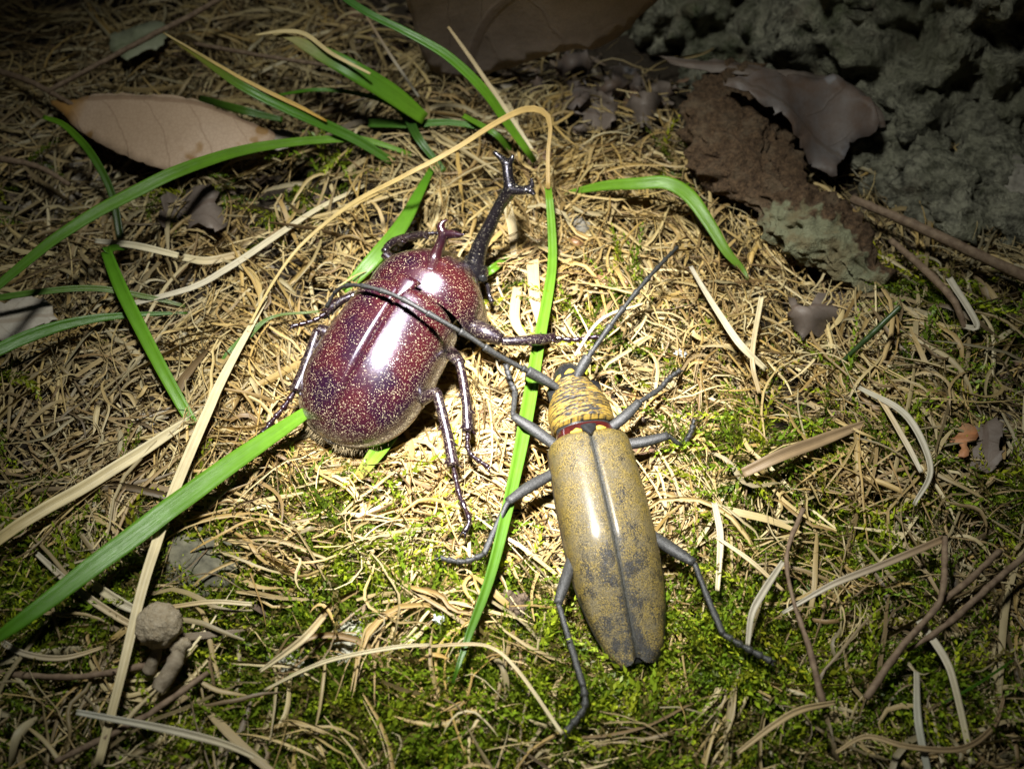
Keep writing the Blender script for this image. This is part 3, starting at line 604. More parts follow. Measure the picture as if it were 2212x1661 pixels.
def sample_straw(n, p=1.):
    x, y = sample(STRAW, int(n * 1.7), p); m = rng.random(len(x)) > .60 * blobs(MOSS, x, y) ** 1.1; i = np.flatnonzero(m)[:n]
    while len(i) < n: i = np.concatenate([i, i[:n - len(i)]])
    return x[i], y[i]
def greyness(x, y): return np.clip((np.sqrt((x - 2) ** 2 + (y + 2) ** 2) - 48) / 60, 0, .38) + rng.uniform(0, .15, len(x))
def flow(x, y):
    q = np.stack([x / 24, y / 24, 0 * x + 7.7], -1); return 3.4 * fbm(q, 2) + .6
def straw_bed():
    parts = []
    n = 8400; x, y = sample_straw(n); L = rng.gamma(3.5, 3.4, n).clip(4, 38); parts.append(ribbon(*strands(x, y, flow(x, y) + rng.normal(0, 1.0, n), L, rng.gamma(2.6, .15, n).clip(.16, .9), 10, 1.2, grey=greyness(x, y))))
    n = 3300; x, y = sample_straw(n); L = rng.uniform(1.5, 8, n); parts.append(ribbon(*strands(x, y, flow(x, y) + rng.normal(0, 1.3, n), L, rng.gamma(3, .17, n).clip(.2, 1.2), 5, .3, z0=rng.uniform(.2, 3.4, n), zj=.3, grey=greyness(x, y))))
    n = 1900; x, y = sample([(150, 300, 400, 1), (200, 800, 350, 1), (2050, 1400, 350, 1), (1950, 700, 300, 1), (700, 200, 350, .8), (1950, 1000, 250, .9), (250, 1500, 250, .6), (1250, 1600, 200, .4)], n, 1, .06); L = rng.gamma(5, 3.8, n).clip(7, 42)
    parts.append(ribbon(*strands(x, y, flow(x, y) + rng.normal(0, 1.2, n), L, rng.gamma(4, .17, n).clip(.3, 1.4), 10, .4, z0=rng.uniform(1., 4.6, n), grey=greyness(x, y) + .1)))
    # bundles: several strands sharing one bent course
    BX, BY = sample_straw(860)
    for k in range(860):
        bx, by = BX[k:k + 1], BY[k:k + 1]; m = int(rng.integers(6, 19)); th = flow(bx, by)[0] + rng.normal(0, .7); L0 = rng.uniform(9, 30); sp = rng.uniform(.5, 2.2)
        t = rng.normal(0, sp, m); sx = bx + -np.sin(th) * t + np.cos(th) * rng.normal(0, 2.2, m); sy = by + np.cos(th) * t + np.sin(th) * rng.normal(0, 2.2, m)
        st = rng.bit_generator.state; k1 = rng.normal(0, 1.5)
        c0 = PAL[rng.integers(0, 7)]
        g = greyness(sx, sy)
        C, W, nv, fo, cc = strands(sx, sy, th + rng.normal(0, .16, m), L0 * rng.uniform(.6, 1.1, m), rng.gamma(2.6, .15, m).clip(.16, .9), 9, .35, z0=rng.uniform(.8, 4.4, m), grey=g)
        s = np.linspace(-.5, .5, 9)[None, :]; d = (s ** 2) * k1 * L0 * .55
        C[..., 0] += -np.sin(th) * d; C[..., 1] += np.cos(th) * d
        parts.append(ribbon(C, W, nv, fo, .5 * cc + .5 * c0 * rng.uniform(.8, 1.1)))
    # bundles whose course shows in the picture
    for path, m, sp, L0 in [([(1420, 920), (1500, 1010), (1500, 1120), (1450, 1240), (1420, 1330)], 60, 22, 26), ([(1370, 980), (1440, 1040), (1460, 1150), (1430, 1260)], 46, 20, 24), ([(1480, 770), (1570, 850), (1600, 950), (1560, 1070)], 44, 16, 22),
                            ([(1130, 420), (1140, 540), (1128, 670)], 20, 20, 22), ([(1190, 420), (1200, 560), (1185, 700)], 12, 14, 20), ([(600, 1075), (780, 1030), (980, 1050), (1140, 1100)], 70, 28, 28), ([(860, 1000), (980, 940), (1080, 930), (1150, 960)], 50, 26, 22), ([(470, 690), (545, 800), (545, 930), (500, 1010)], 34, 22, 22),
                            ([(640, 560), (700, 600), (780, 540), (860, 520)], 30, 22, 20), ([(1020, 1220), (940, 1310), (830, 1420), (760, 1490)], 22, 14, 24), ([(1150, 1440), (1060, 1550), (980, 1660)], 20, 12, 24), ([(1300, 590), (1430, 650), (1560, 640)], 34, 22, 22), ([(1560, 690), (1620, 780), (1590, 880)], 30, 14, 20),
                            ([(2010, 740), (1910, 800), (1850, 890)], 26, 14, 22), ([(1250, 860), (1310, 930), (1330, 860)], 22, 16, 16), ([(830, 350), (1000, 330), (1100, 400)], 26, 24, 20), ([(1350, 450), (1470, 520), (1540, 600)], 30, 20, 22), ([(1600, 1050), (1580, 1150), (1610, 1240)], 22, 8, 18), ([(2080, 1180), (2030, 1330), (2060, 1480)], 34, 22, 24),
                            ([(1130, 1150), (1150, 1240), (1180, 1340)], 24, 24, 20), ([(880, 1100), (930, 1180), (1010, 1250)], 30, 30, 22), ([(1230, 860), (1120, 900), (1050, 870)], 26, 22, 18)]:
        g = spline([P(*q)[:2] for q in path], 40); tg = nrm(np.gradient(g, axis=0)); tot = np.linalg.norm(np.diff(g, axis=0), axis=1).sum()
        Cs, Ws, Ns = [], [], []
        for q in range(m):
            ln = min(.95, L0 * rng.uniform(.5, 1.1) / tot); a = rng.uniform(0, 1 - ln); idx = np.linspace(a, a + ln, 9) * 39; i = idx.astype(int); i2 = np.minimum(i + 1, 39); fr = (idx - i)[:, None]
            c = g[i] * (1 - fr) + g[i2] * fr; t = tg[i]; off = rng.normal(0, sp / 12.3); off = off + rng.normal(0, .07) * np.linspace(-1, 1, 9) * L0 * .5 + .35 * np.sin(np.linspace(0, rng.uniform(2, 7), 9) + rng.uniform(0, 6))
            c = c + np.stack([-t[:, 1], t[:, 0]], -1) * off[:, None]
            zz = rng.uniform(1., 3.6) + rng.normal(0, .9) * np.linspace(-1, 1, 9) + rng.normal(0, .3) * np.sin(np.linspace(0, 6, 9))
            Cs.append(np.hstack([c, np.clip(zz, .2, 5)[:, None]])); Ws.append(min(1.1, max(.18, rng.gamma(2.6, .18))) * (1 - np.abs(np.linspace(-1, 1, 9)) ** 3 * .6)); Ns.append(nrm(A([rng.normal(0, .5), rng.normal(0, .5), 1.])) * np.ones((9, 1)))
        Cs = cap_z(A(Cs)); gr = greyness(Cs[:, 4, 0], Cs[:, 4, 1]); parts.append(ribbon(Cs, A(Ws), A(Ns), rng.uniform(-1., 1.1, m), straw_cols(m, gr)))
    V, Fq, cc, uv = cat(parts)
    build('straw', V, Fq, M['straw'], attrs={'col': cc, 'suv': uv}, at=(0, 0, 0), label='tangled bed of fine dry straw covering the ground around the beetles', cat='straw', kind='stuff')
straw_bed()

def loose_straw():
    "the largest loose strands, each a thing of its own"
    x, y = sample_straw(420, .8); uu, vv = PX(np.stack([x, y, 0 * x], -1)); i = np.flatnonzero((uu > 10) & (uu < 2200) & (vv > 10) & (vv < 1650))[:225]; x, y = x[i], y[i]; n = len(x); L = rng.gamma(6, 3.6, n).clip(12, 44); wd = rng.gamma(5, .15, n).clip(.4, 1.4)
    cl = rng.integers(0, 3, n); base = A([[.58, .46, .24], [.46, .31, .10], [.27, .165, .065]])[cl] * rng.uniform(.85, 1.1, (n, 1)); g = greyness(x, y)
    base = base * (1 - g[:, None]) + base.mean(1, keepdims=True) * A([.97, .86, .62]) * .8 * g[:, None]
    C, W, nv, fo, cc = strands(x, y, flow(x, y) + rng.normal(0, 1., n), L, wd, 14, .55, z0=rng.uniform(2.2, 3.8, n), zj=.9, cols=base)
    marks = [(880, 760, 'beside the rhinoceros beetle'), (1330, 1050, 'beside the longhorn beetle'), (1130, 480, 'under the forked black horn'), (1480, 620, 'under the arched green blade'), (300, 330, 'near the beige leaf'), (300, 800, 'near the straight green blade'),
             (700, 1380, 'on the moss by the lichen lump'), (350, 1420, 'on the moss by the knobbed fungus'), (1750, 500, 'near the rotten bark'), (1750, 980, 'near the flat brown stalk'), (2050, 1350, 'among the grey twigs'), (2100, 960, 'near the orange leaf scrap'), (1000, 200, 'below the large brown leaf'), (1250, 1580, 'on the moss below the longhorn beetle'), (150, 1150, 'beside the broad green blade')]
    mk = A([P(a, b)[:2] for a, b, _ in marks]); cn = ['pale cream', 'golden tan', 'dull brown']
    for k in range(n):
        v, f_, c, u = ribbon(C[k:k + 1], W[k:k + 1], nv[k:k + 1], fo[k:k + 1], cc[k:k + 1])
        wh = marks[int(np.argmin(((mk - [x[k], y[k]]) ** 2).sum(1)))][2]
        bent = np.linalg.norm(C[k, -1] - C[k, 0]) / L[k]; sh = 'straight' if bent > .975 else 'bent' if bent > .9 else 'curled'
        build('straw_strand', v, f_, M['straw'], attrs={'col': c, 'suv': u}, label=f'{cn[cl[k]]} {sh} loose straw strand {wh}', cat='straw', group=f'loose straw strands {wh}')
loose_straw()

def moss():
    n = 16500; x, y = sample(MOSS, n, 1.7, .006); K = 9
    th = fbm(np.stack([x / 9, y / 9, 0 * x], -1), 2) * 4 + rng.normal(0, 1.1, n); L = rng.uniform(4., 12., n); big = rng.random(n) < .16; L[big] = rng.uniform(9, 16, big.sum()); lean = rng.beta(2, 1.6, n) * 1.35 + .1; lean[big] = rng.uniform(.9, 1.3, big.sum())
    s = np.linspace(0, 1, K)[None, :]; el = (1.5 - lean[:, None]) * (1 - s * rng.uniform(.3, 1.5, (n, 1))); a = th[:, None] + rng.normal(0, 1.1, (n, 1)) * s
    st = (L / (K - 1))[:, None]; C = np.stack([x[:, None] + np.cumsum(np.cos(el) * np.cos(a) * st, 1), y[:, None] + np.cumsum(np.cos(el) * np.sin(a) * st, 1), np.cumsum(np.sin(el) * st, 1) + .3 + rng.uniform(0, 1.6, (n, 1))], -1)
    C[..., 2] = 6.5 * np.tanh(C[..., 2] / 6.5)
    m = np.clip(inside_body(C[..., 0], C[..., 1]) * 3, 0, 1); C[..., 2] *= 1 - .65 * m; C[..., 2] += hgt(C[..., 0], C[..., 1]) + 2.2 * fbm(np.stack([x / 9, y / 9, 0 * x + 3], -1), 2)[:, None]
    base = A([.085, .135, .008]) * rng.uniform(.35, 1.45, (n, 1)) + A([.13, .115, .006]) * (rng.random((n, 1)) ** 3) * 1.5
    base[big] *= 1.35; C[big, :, 2] += 1.6
    old = rng.random(n) < .13; base[old] = A([.13, .10, .03]) * rng.uniform(.6, 1.2, (old.sum(), 1))
    J = 34; q = np.linspace(.06, 1, J)[None, :] * (K - 1); i = np.minimum(q.astype(int), K - 2); fr = (q - i)[..., None]
    P0 = C[:, i[0]] * (1 - fr) + C[:, i[0] + 1] * fr; T = nrm(C[:, i[0] + 1] - C[:, i[0]])
    rv = nrm(np.cross(T, A([0, 0, 1.]) + rng.normal(0, .25, (n, 1, 3)))); uv_ = np.cross(rv, T)
    ang = (np.arange(J) * 2.4)[None, :] + rng.uniform(0, 6.3, (n, 1)); rad = nrm(rv * np.cos(ang)[..., None] + uv_ * np.sin(ang)[..., None])
    ll = (np.where(big, 1.25, 1.)[:, None] * rng.uniform(.75, 1.2, (n, 1)) * (1.02 - .45 * np.linspace(0, 1, J)[None, :] ** 2))[..., None] * rng.uniform(.8, 1.2, (n, J, 1))
    D = nrm(T * .95 + rad); Wv = nrm(np.cross(D, rad)); sgn = .24
    V = np.stack([P0, P0 + D * ll * .45 + Wv * ll * sgn + rad * .05, P0 + D * ll + T * ll * .18, P0 + D * ll * .45 - Wv * ll * sgn + rad * .05], 2).reshape(-1, 3)
    Fq = np.arange(len(V)).reshape(-1, 4); tipc = (1 + .55 * np.linspace(0, 1, J))[None, :, None, None]
    cc = np.broadcast_to(base[:, None, None, :] * tipc, (n, J, 4, 3)).reshape(-1, 3); uv = np.tile(A([[0, 0, 0], [.1, .5, 0], [0, 1, 0], [-.1, .5, 0]]), (n * J, 1)) + np.repeat(rng.uniform(0, 50, (n, 3)), J * 4, 0)
    build('moss', V, Fq, M['moss'], attrs={'col': cc, 'suv': uv}, smooth=False, at=(0, 0, 0), label='soft feathery green moss growing between the straw', cat='moss', kind='stuff')
moss()

def litter():
    n = 2600; x, y = sample([(300, 300, 500, 1), (1250, 200, 200, 1), (60, 900, 300, .9), (2100, 900, 400, .9), (2000, 500, 250, 1), (2100, 1500, 300, .7), (700, 120, 300, 1)], n, 1, .05)
    V, Fq = [], []; sz = rng.gamma(2, .8, n).clip(.4, 5); a0 = rng.uniform(0, 6.28, n); tilt = rng.normal(0, .45, (n, 2)); z0 = hgt(x, y) + rng.uniform(-.3, 2.2, n)
    ang = np.linspace(0, 2 * np.pi, 6, endpoint=False); r = sz[:, None] * rng.uniform(.4, 1.1, (n, 6)); X = r * np.cos(ang + a0[:, None]); Y = r * np.sin(ang + a0[:, None]) * rng.uniform(.35, .9, (n, 1))
    m = inside_body(x, y) > 0
    Zv = X * tilt[:, :1] + Y * tilt[:, 1:] + rng.normal(0, .12, (n, 6)) * sz[:, None]
    V = np.stack([X + x[:, None], Y + y[:, None], Zv + z0[:, None]], -1)[~m]; k = len(V)
    c = (A([[.15, .105, .075], [.22, .165, .12], [.09, .06, .04], [.26, .22, .17], [.17, .10, .06]])[rng.integers(0, 5, k)] * rng.uniform(.6, 1.1, (k, 1)))
    b = (np.arange(k) * 6)[:, None, None]; Fq = (A([[0, 1, 2, 3], [0, 3, 4, 5]])[None] + b).reshape(-1, 4)
    build('leaf_litter', V, Fq, M['litter'], attrs={'col': np.repeat(c, 6, 0), 'suv': (V + 40).reshape(-1, 3)}, smooth=False, at=(0, 0, 0), label='crumbled brown leaf fragments scattered over the soil', cat='leaf litter', kind='stuff')
    n = 3200; x, y = sample([(1250, 220, 180, 1), (1700, 700, 200, .8), (2000, 450, 250, 1), (300, 350, 300, .6), (1300, 500, 90, .8)], n, 1, .15); r = rng.gamma(2, .35, n).clip(.2, 2.2)
    o = A([[1, 0, 0], [-1, 0, 0], [0, 1, 0], [0, -1, 0], [0, 0, 1], [0, 0, -1.]]); V = o[None] * r[:, None, None] * rng.uniform(.5, 1.2, (n, 6, 1)) + np.stack([x, y, hgt(x, y) + rng.uniform(-.6, .9, n)], -1)[:, None]
    f8 = A([[0, 2, 4], [2, 1, 4], [1, 3, 4], [3, 0, 4], [2, 0, 5], [1, 2, 5], [3, 1, 5], [0, 3, 5]]); Fq = (f8[None] + (np.arange(n) * 6)[:, None, None]).reshape(-1, 3)
    build('soil_crumbs', V, Fq, M['clod'], smooth=False, at=(0, 0, 0), label='small dark crumbs of soil lying among the litter', cat='soil', kind='stuff')
litter()

# ------------------------------------------------------------------ single blades and stalks
def blade(name, pts, mat, c0, c1=None, c2=None, label=None, category=None, group=None, fold=.5, roll=0., n=36, round_=False, lift=0., moss_lift=3.4):
    "pts: (u, v, z, width in picture pixels); colour runs c0 -> c1 (-> c2)"
    def up_(p):
        q = P(p[0], p[1], p[2]); return p[2] + lift + (moss_lift * float(blobs(MOSS, q[:1], q[1:2])[0]) if p[2] < 9 else 0.)
    a = A([[*P(p[0], p[1], up_(p)), p[3] / 12.3 * np.linalg.norm(P(p[0], p[1], p[2]) - CAM) / 193] for p in pts]); c = spline(a, n); W = np.maximum(c[:, 3], .06); C = c[:, :3].copy()
    C[:, 2] += .12 * fbm(np.stack([C[:, 0] / 6, C[:, 1] / 6, 0 * W], -1), 2)
    t = np.linspace(0, 1, n)[:, None]; c0 = A(c0, dtype=float); c1 = c0 if c1 is None else A(c1, dtype=float)
    cc = c0 * (1 - t) + c1 * t if c2 is None else np.where(t < .5, c0 * (1 - 2 * t) + c1 * 2 * t, c1 * (2 - 2 * t) + A(c2) * (2 * t - 1))
    if round_:
        b = MB(); b.tube(C, W / 2, 8, n, straight=True, rough=.06); V = np.vstack(b.V); ln = np.repeat(np.arange(n) * 1.5, 8); av = np.tile(np.arange(8) * .12, n)
        return build(name, V, b.F, mat, attrs={'col': np.repeat(cc, 8, 0), 'suv': np.stack([av, ln + rng.uniform(0, 99), 0 * av + rng.uniform(0, 99)], -1)}, label=label, cat=category, group=group)
    T = nrm(np.gradient(C, axis=0)); side = nrm(np.cross(T, [0, 0, 1.])); rl = roll + .12 * np.sin(np.linspace(0, rng.uniform(1, 4), n) + rng.uniform(0, 6)); nv = nrm(A([0, -.55, 1.])) * np.cos(rl)[:, None] + side * np.sin(rl)[:, None]
    v, f_, q, u = ribbon(C[None], W[None], nv[None], A([fold]), cc[None], 5)
    o = build(name, v, f_, mat, attrs={'col': q, 'suv': u}, label=label, cat=category, group=group)
    m = o.modifiers.new('thickness', 'SOLIDIFY'); m.thickness = .00012; m.offset = 0
    return o
G1 = (.08, .225, .012); G2 = (.14, .30, .018); G3 = (.06, .15, .010); YEL = (.34, .24, .05); DRY = (.50, .39, .18); GA = 'green grass blades among the straw'
def grass(pts, c0, c1, label, c2=None, **k): return blade('grass_blade', pts, M['grass'], c0, c1, c2, label, 'grass', GA, **k)
grass([(-40, 1402, 11, 14), (60, 1330, 12, 30), (250, 1186, 11.5, 44), (450, 1036, 8.5, 44), (600, 932, 6.5, 34), (690, 872, 4, 22), (760, 830, 2.5, 12)], G1, G2, 'broad bright green grass blade reaching under the tail of the rhinoceros beetle', fold=.25)
grass([(850, 935, 2.5, 26), (815, 975, 3.2, 34), (770, 1035, 3.4, 20)], G2, G2, 'short green grass stub poking out below the rhinoceros beetle tail', c2=(.3, .2, .06))
grass([(978, 1475, 8.5, 6), (1015, 1365, 9, 16), (1062, 1235, 7.6, 22), (1108, 1045, 6.6, 26), (1138, 895, 6.2, 30), (1163, 745, 6, 26), (1192, 580, 7, 20), (1190, 470, 9, 17), (1184, 405, 11, 14)], G3, G2, 'long green grass blade running between the two beetles', fold=.6, moss_lift=0.)
blade('dry_grass_stalk', [(1184, 408, 11, 9.4), (1184, 330, 14, 7.9), (1189, 275, 17, 8.6), (1178, 244, 19, 13.0), (1140, 236, 20, 14.4), (1080, 262, 20, 12.2), (990, 318, 19, 10.8), (890, 372, 17, 10.1), (760, 440, 12, 9.4), (660, 520, 8, 7.2), (590, 610, 6, 5.8), (520, 740, 4.6, 5.0)], M['straw'], (.34, .22, .07), (.46, .35, .14), None, 'golden dry grass stalk bent in a hook above the black horn', 'dry grass', n=60, fold=.4)
grass([(1220, 418, 4, 8), (1300, 402, 8, 20), (1380, 396, 11, 26), (1440, 396, 12, 28), (1490, 425, 11, 30), (1530, 480, 9, 26), (1570, 545, 6.5, 20), (1606, 585, 4.5, 12), (1618, 610, 3.8, 4)], G2, G2, 'bright green grass blade arched above the right antenna of the longhorn', c2=(.11, .20, .02), fold=.2)
grass([(228, 540, 8, 22), (262, 625, 9, 27), (330, 760, 8, 26), (390, 870, 6, 24), (422, 925, 4, 20), (452, 985, 2, 12)], G1, G2, 'straight green grass blade crossing pale straw, with its top end bent', fold=.3)
grass([(275, 536, 5, 8), (248, 535, 7, 16), (230, 542, 8.4, 20)], G3, G1, 'short folded green grass end at the bend of a straight blade')
grass([(-40, 772, 10, 24), (60, 728, 9, 26), (160, 697, 7.5, 20), (280, 681, 5.5, 12), (405, 677, 4, 4)], G1, G3, 'tapering green grass blade lying over the pale leaf scrap', fold=.3)
grass([(-40, 650, 9, 12), (90, 630, 9, 13), (200, 623, 8, 13), (310, 640, 6, 11), (400, 662, 4, 6)], (.08, .19, .02), (.12, .16, .03), 'thin yellow-green grass blade above the pale leaf scrap')
grass([(-30, 640, 20, 16), (120, 515, 18, 22), (260, 430, 17, 26), (390, 368, 16, 26), (520, 326, 13, 22), (650, 306, 10, 18), (780, 302, 7, 14), (890, 335, 4, 8)], G3, G2, 'long arched green grass blade passing below the large beige leaf', fold=.3)
grass([(92, 253, 12, 8), (140, 272, 13, 12), (195, 330, 13, 15), (240, 415, 10, 15), (260, 515, 6, 16)], G2, G3, 'dark curved grass blade hanging across the tip of the beige leaf', c2=(.03, .045, .012))
grass([(352, 70, 20, 4), (440, 130, 20, 13), (530, 190, 18, 20), (640, 243, 14, 24), (750, 292, 9, 22), (850, 352, 4, 16)], (.28, .2, .05), G1, 'green grass blade with a yellow dried edge rising over the beige leaf', c2=G3, fold=.5)
blade('dry_grass_stalk', [(354, 72, 20.5, 3), (470, 140, 20, 6), (560, 190, 18, 8), (640, 228, 15, 8), (706, 262, 12, 4)], M['straw'], DRY, (.5, .3, .05), None, 'orange-yellow dry strip along a green grass blade over the beige leaf', 'dry grass')
grass([(585, 72, 21, 5), (625, 82, 21, 12), (680, 108, 20, 30), (760, 150, 18, 40), (850, 206, 13, 40), (918, 258, 8, 26)], DRY, G1, 'wide green grass blade with a dried straw-coloured tip', c2=G2, fold=.2)
blade('dry_grass_stalk', [(552, 76, 22, 3), (610, 68, 22.5, 8), (660, 75, 22, 9), (720, 118, 20.4, 8), (800, 160, 18.6, 5)], M['straw'], DRY, DRY, None, 'frayed dry strip peeling along a wide green grass blade', 'dry grass')
grass([(700, -40, 30, 14), (780, 20, 28, 16), (870, 66, 26, 17), (965, 120, 23, 20), (1045, 195, 18, 20), (1095, 265, 12, 18), (1155, 350, 5, 12)], (.05, .14, .03), G1, 'long green grass blade slanting in front of the large brown leaf', c2=G2)
grass([(935, 360, 5, 12), (905, 418, 7, 22), (865, 490, 7, 32), (800, 568, 6, 32), (738, 632, 3.5, 18)], G1, G2, 'bright green grass blade passing behind the rhinoceros beetle thorax', fold=.2)
grass([(430, 212, 5, 12), (520, 238, 6, 17), (610, 258, 4, 10)], (.08, .16, .02), G3, 'short blurred yellow-green blade beside the beige leaf')
grass([(600, 205, 9, 5), (680, 194, 11, 8), (760, 200, 10, 9), (850, 228, 8, 12), (900, 290, 4, 12)], G1, G3, 'thin green grass blade curving below the wide dried-tip blade')
grass([(795, 266, 4, 18), (880, 268, 6, 18), (980, 266, 7, 13), (1060, 285, 6, 12), (1120, 330, 3, 9)], (.06, .15, .02), G1, 'low green grass blade lying across dark litter behind the golden stalk')
grass([(478, 788, 3.5, 14), (500, 762, 4.5, 22), (535, 725, 4.5, 16), (590, 685, 4.5, 6), (690, 672, 4.5, 5)], (.08, .19, .02), (.16, .21, .05), 'small green leaf blade with a thread-like tip beside the rhinoceros beetle')
grass([(1035, 600, 3, 12), (1065, 580, 5, 17), (1100, 552, 4, 10)], G2, G2, 'small green grass tip showing just behind the black horn base')
grass([(1815, 785, 4, 9), (1880, 725, 9, 13), (1945, 662, 13, 11)], (.03, .06, .015), (.045, .075, .02), 'cut hollow dark green stem standing in brown straw', round_=True)
grass([(2035, 1520, 4, 3), (2110, 1478, 5, 5), (2190, 1425, 4, 4)], G3, G3, 'very thin dark green blade over grey twigs')
grass([(880, 250, 7, 20), (905, 300, 7, 18), (960, 370, 3, 12)], (.03, .08, .015), G3, 'dark green blade bases clustered under the golden stalk')
grass([(1000, 250, 8, 10), (1070, 290, 8, 13), (1105, 330, 4, 12)], G2, G3, 'green blade stub beneath the slanting blade')

def stalk(pts, c0, c1, label, group='dry grass stalks lying on the litter', **k): return blade('dry_grass_stalk', pts, M['straw'], c0, c1, None, label, 'dry grass', group, **k)
PALE = (.55, .47, .29); TAN = (.42, .31, .16); BRN = (.25, .165, .09); GRY = (.38, .34, .26)
stalk([(-40, 1192, 6, 20), (60, 1122, 7, 24), (200, 1040, 7, 25), (350, 945, 6, 22), (450, 880, 3.5, 10)], (.46, .36, .17), PALE, 'broad ribbed straw stalk parallel to the broad green blade')
stalk([(212, 1650, 5, 16), (262, 1455, 7, 18), (305, 1280, 8, 20), (362, 1100, 8, 22), (400, 1002, 7.6, 22), (448, 889, 7, 21), (500, 780, 6, 17), (585, 628, 4, 8)], (.44, .36, .2), PALE, 'very long pale straw stalk running from the moss up past the rhinoceros beetle', n=60)
stalk([(262, 662, 5, 10), (408, 624, 6, 12), (490, 580, 6, 14), (585, 518, 6, 13), (680, 455, 5, 10), (790, 400, 3, 6)], GRY, PALE, 'pale straight straw stalk beside the hooked golden stalk')
stalk([(205, 520, 6, 9), (300, 532, 6.6, 14), (385, 552, 5.5, 12)], GRY, PALE, 'short whitish straw stalk above the bent grass blade')
stalk([(395, 556, 5, 15), (450, 563, 5.6, 17), (520, 548, 4.6, 14)], PALE, TAN, 'thick short straw piece touching the pale straight stalk')
stalk([(0, 1385, 4, 12), (55, 1412, 5, 11), (140, 1420, 5.5, 10), (232, 1395, 4, 5)], GRY, TAN, 'curved grey straw stalk on dark moss near the knobbed fungus')
stalk([(165, 1538, 7, 10), (265, 1556, 7, 13), (400, 1584, 6, 15), (500, 1612, 5, 13), (580, 1650, 3, 8)], (.46, .44, .36), (.4, .33, .2), 'thick silvery straw stalk lying on the moss')
stalk([(75, 1192, 4, 9), (160, 1268, 5.5, 14), (250, 1330, 5.5, 14), (330, 1372, 4, 9)], GRY, TAN, 'pale forked straw pieces pointing at the knobbed fungus')
stalk([(200, 1262, 5, 16), (260, 1302, 6, 20), (320, 1330, 4.6, 10)], PALE, GRY, 'wide pale straw piece under the long stalk near the fungus')
stalk([(968, 58, 20, 5), (1030, 145, 15, 8), (1110, 262, 8, 8), (1160, 340, 4, 5)], TAN, PALE, 'thin dry stalk leaning in front of the large brown leaf')
stalk([(785, 25, 14, 4), (850, 130, 11, 6), (905, 210, 7, 5)], BRN, GRY, 'thin grey dry stalk behind the wide green blade')
stalk([(1605, 1022, 5, 20), (1690, 982, 6, 25), (1790, 945, 6, 24), (1890, 906, 4.5, 8)], (.26, .18, .10), (.22, .15, .08), 'flat brown stalk tapering to a point on green moss')
stalk([(1492, 575, 7, 8), (1545, 665, 8, 13), (1600, 745, 7, 15), (1655, 800, 5, 10)], GRY, PALE, 'greenish grey stalk slanting through tan straw')
stalk([(1555, 690, 5, 9), (1645, 640, 6, 10), (1625, 770, 6, 10), (1640, 850, 4, 8)][1:], PALE, TAN, 'vertical tan straw stalk beside the greenish grey stalk')
stalk([(1543, 1085, 5, 12), (1556, 1160, 6, 14), (1550, 1275, 4, 9)], GRY, PALE, 'upright whitish stalk beside the right hind leg of the longhorn')
stalk([(1690, 1324, 5, 6), (1795, 1264, 7, 12), (1900, 1222, 7.5, 14), (2040, 1163, 6, 14)], GRY, BRN, 'long brownish stalk slanting over the dark moss')
stalk([(1985, 1340, 6, 14), (2040, 1420, 6, 15), (2065, 1490, 6, 14), (2100, 1650, 4, 11)], GRY, PALE, 'pale upright stalk among the grey twigs', fold=.2)
stalk([(1980, 1450, 5, 12), (1984, 1560, 6, 15), (2005, 1670, 4, 12)], GRY, (.42, .42, .34), 'second pale upright stalk beside the grey twigs', fold=.2)
stalk([(1806, 1625, 5, 6), (1872, 1590, 6, 9), (1960, 1612, 6, 10), (2075, 1617, 6, 11), (2145, 1570, 5, 10), (2172, 1500, 4, 5)], TAN, BRN, 'wavy tan stalk curving along the moss')
stalk([(1592, 1627, 4, 8), (1670, 1567, 6, 12), (1730, 1533, 6, 13), (1806, 1517, 4, 9)], TAN, TAN, 'tan curled stalk on moss below the longhorn')
stalk([(1615, 1395, 4, 9), (1624, 1327, 6, 13), (1650, 1277, 7, 15), (1692, 1212, 5, 10)], GRY, GRY, 'striped grey stalk arching up beside the longhorn hind foot')
stalk([(1547, 1160, 6, 6), (1620, 1210, 6.6, 9), (1692, 1275, 5, 6)], PALE, TAN, 'thin tan straw slanting away from the longhorn wing case')
stalk([(1855, 835, 6, 9), (1960, 900, 7, 15), (2010, 1010, 6, 12), (1975, 1090, 4, 8)], (.3, .27, .2), GRY, 'grey arched straw stalk near the orange leaf scrap')
stalk([(2050, 600, 8, 14), (2110, 700, 7, 13), (2150, 790, 5, 8)][:2] + [(2080, 705, 5, 8)], GRY, GRY, 'pale grey stalk leaning by the lichen bark')
stalk([(1990, 1020, 5, 8), (1960, 960, 6, 11), (1900, 860, 6, 10)], GRY, TAN, 'thin curling straw above the flat brown stalk')
stalk([(905, 1398, 5, 4), (985, 1392, 7, 7), (1060, 1398, 7, 6), (1120, 1450, 6, 7), (1215, 1585, 4, 7)], TAN, PALE, 'thin kinked straw below the green blade end', n=44)
stalk([(570, 1490, 3, 4), (700, 1430, 6, 8), (850, 1398, 7, 8), (930, 1392, 6, 5)], PALE, PALE, 'thin pale straw lying across the whitish lichen lump')
stalk([(370, 1310, 5, 8), (460, 1300, 6, 9), (545, 1305, 5, 8)], TAN, PALE, 'short straight straw on the moss beside the mossy stone')
stalk([(560, 1450, 4, 6), (650, 1385, 7, 14), (700, 1330, 6, 12)], PALE, TAN, 'ragged pale straw tuft leaning on the lichen lump', fold=.7)
stalk([(1240, 770, 5, 5), (1300, 690, 6, 6), (1390, 655, 5, 4)], PALE, PALE, 'fine pale straw beside the right antenna base')
stalk([(1150, 560, 5, 26), (1155, 640, 5.5, 24), (1165, 700, 4, 12)], (.48, .36, .18), (.4, .28, .13), 'broad flat straw shred standing under the black horn', fold=.2)
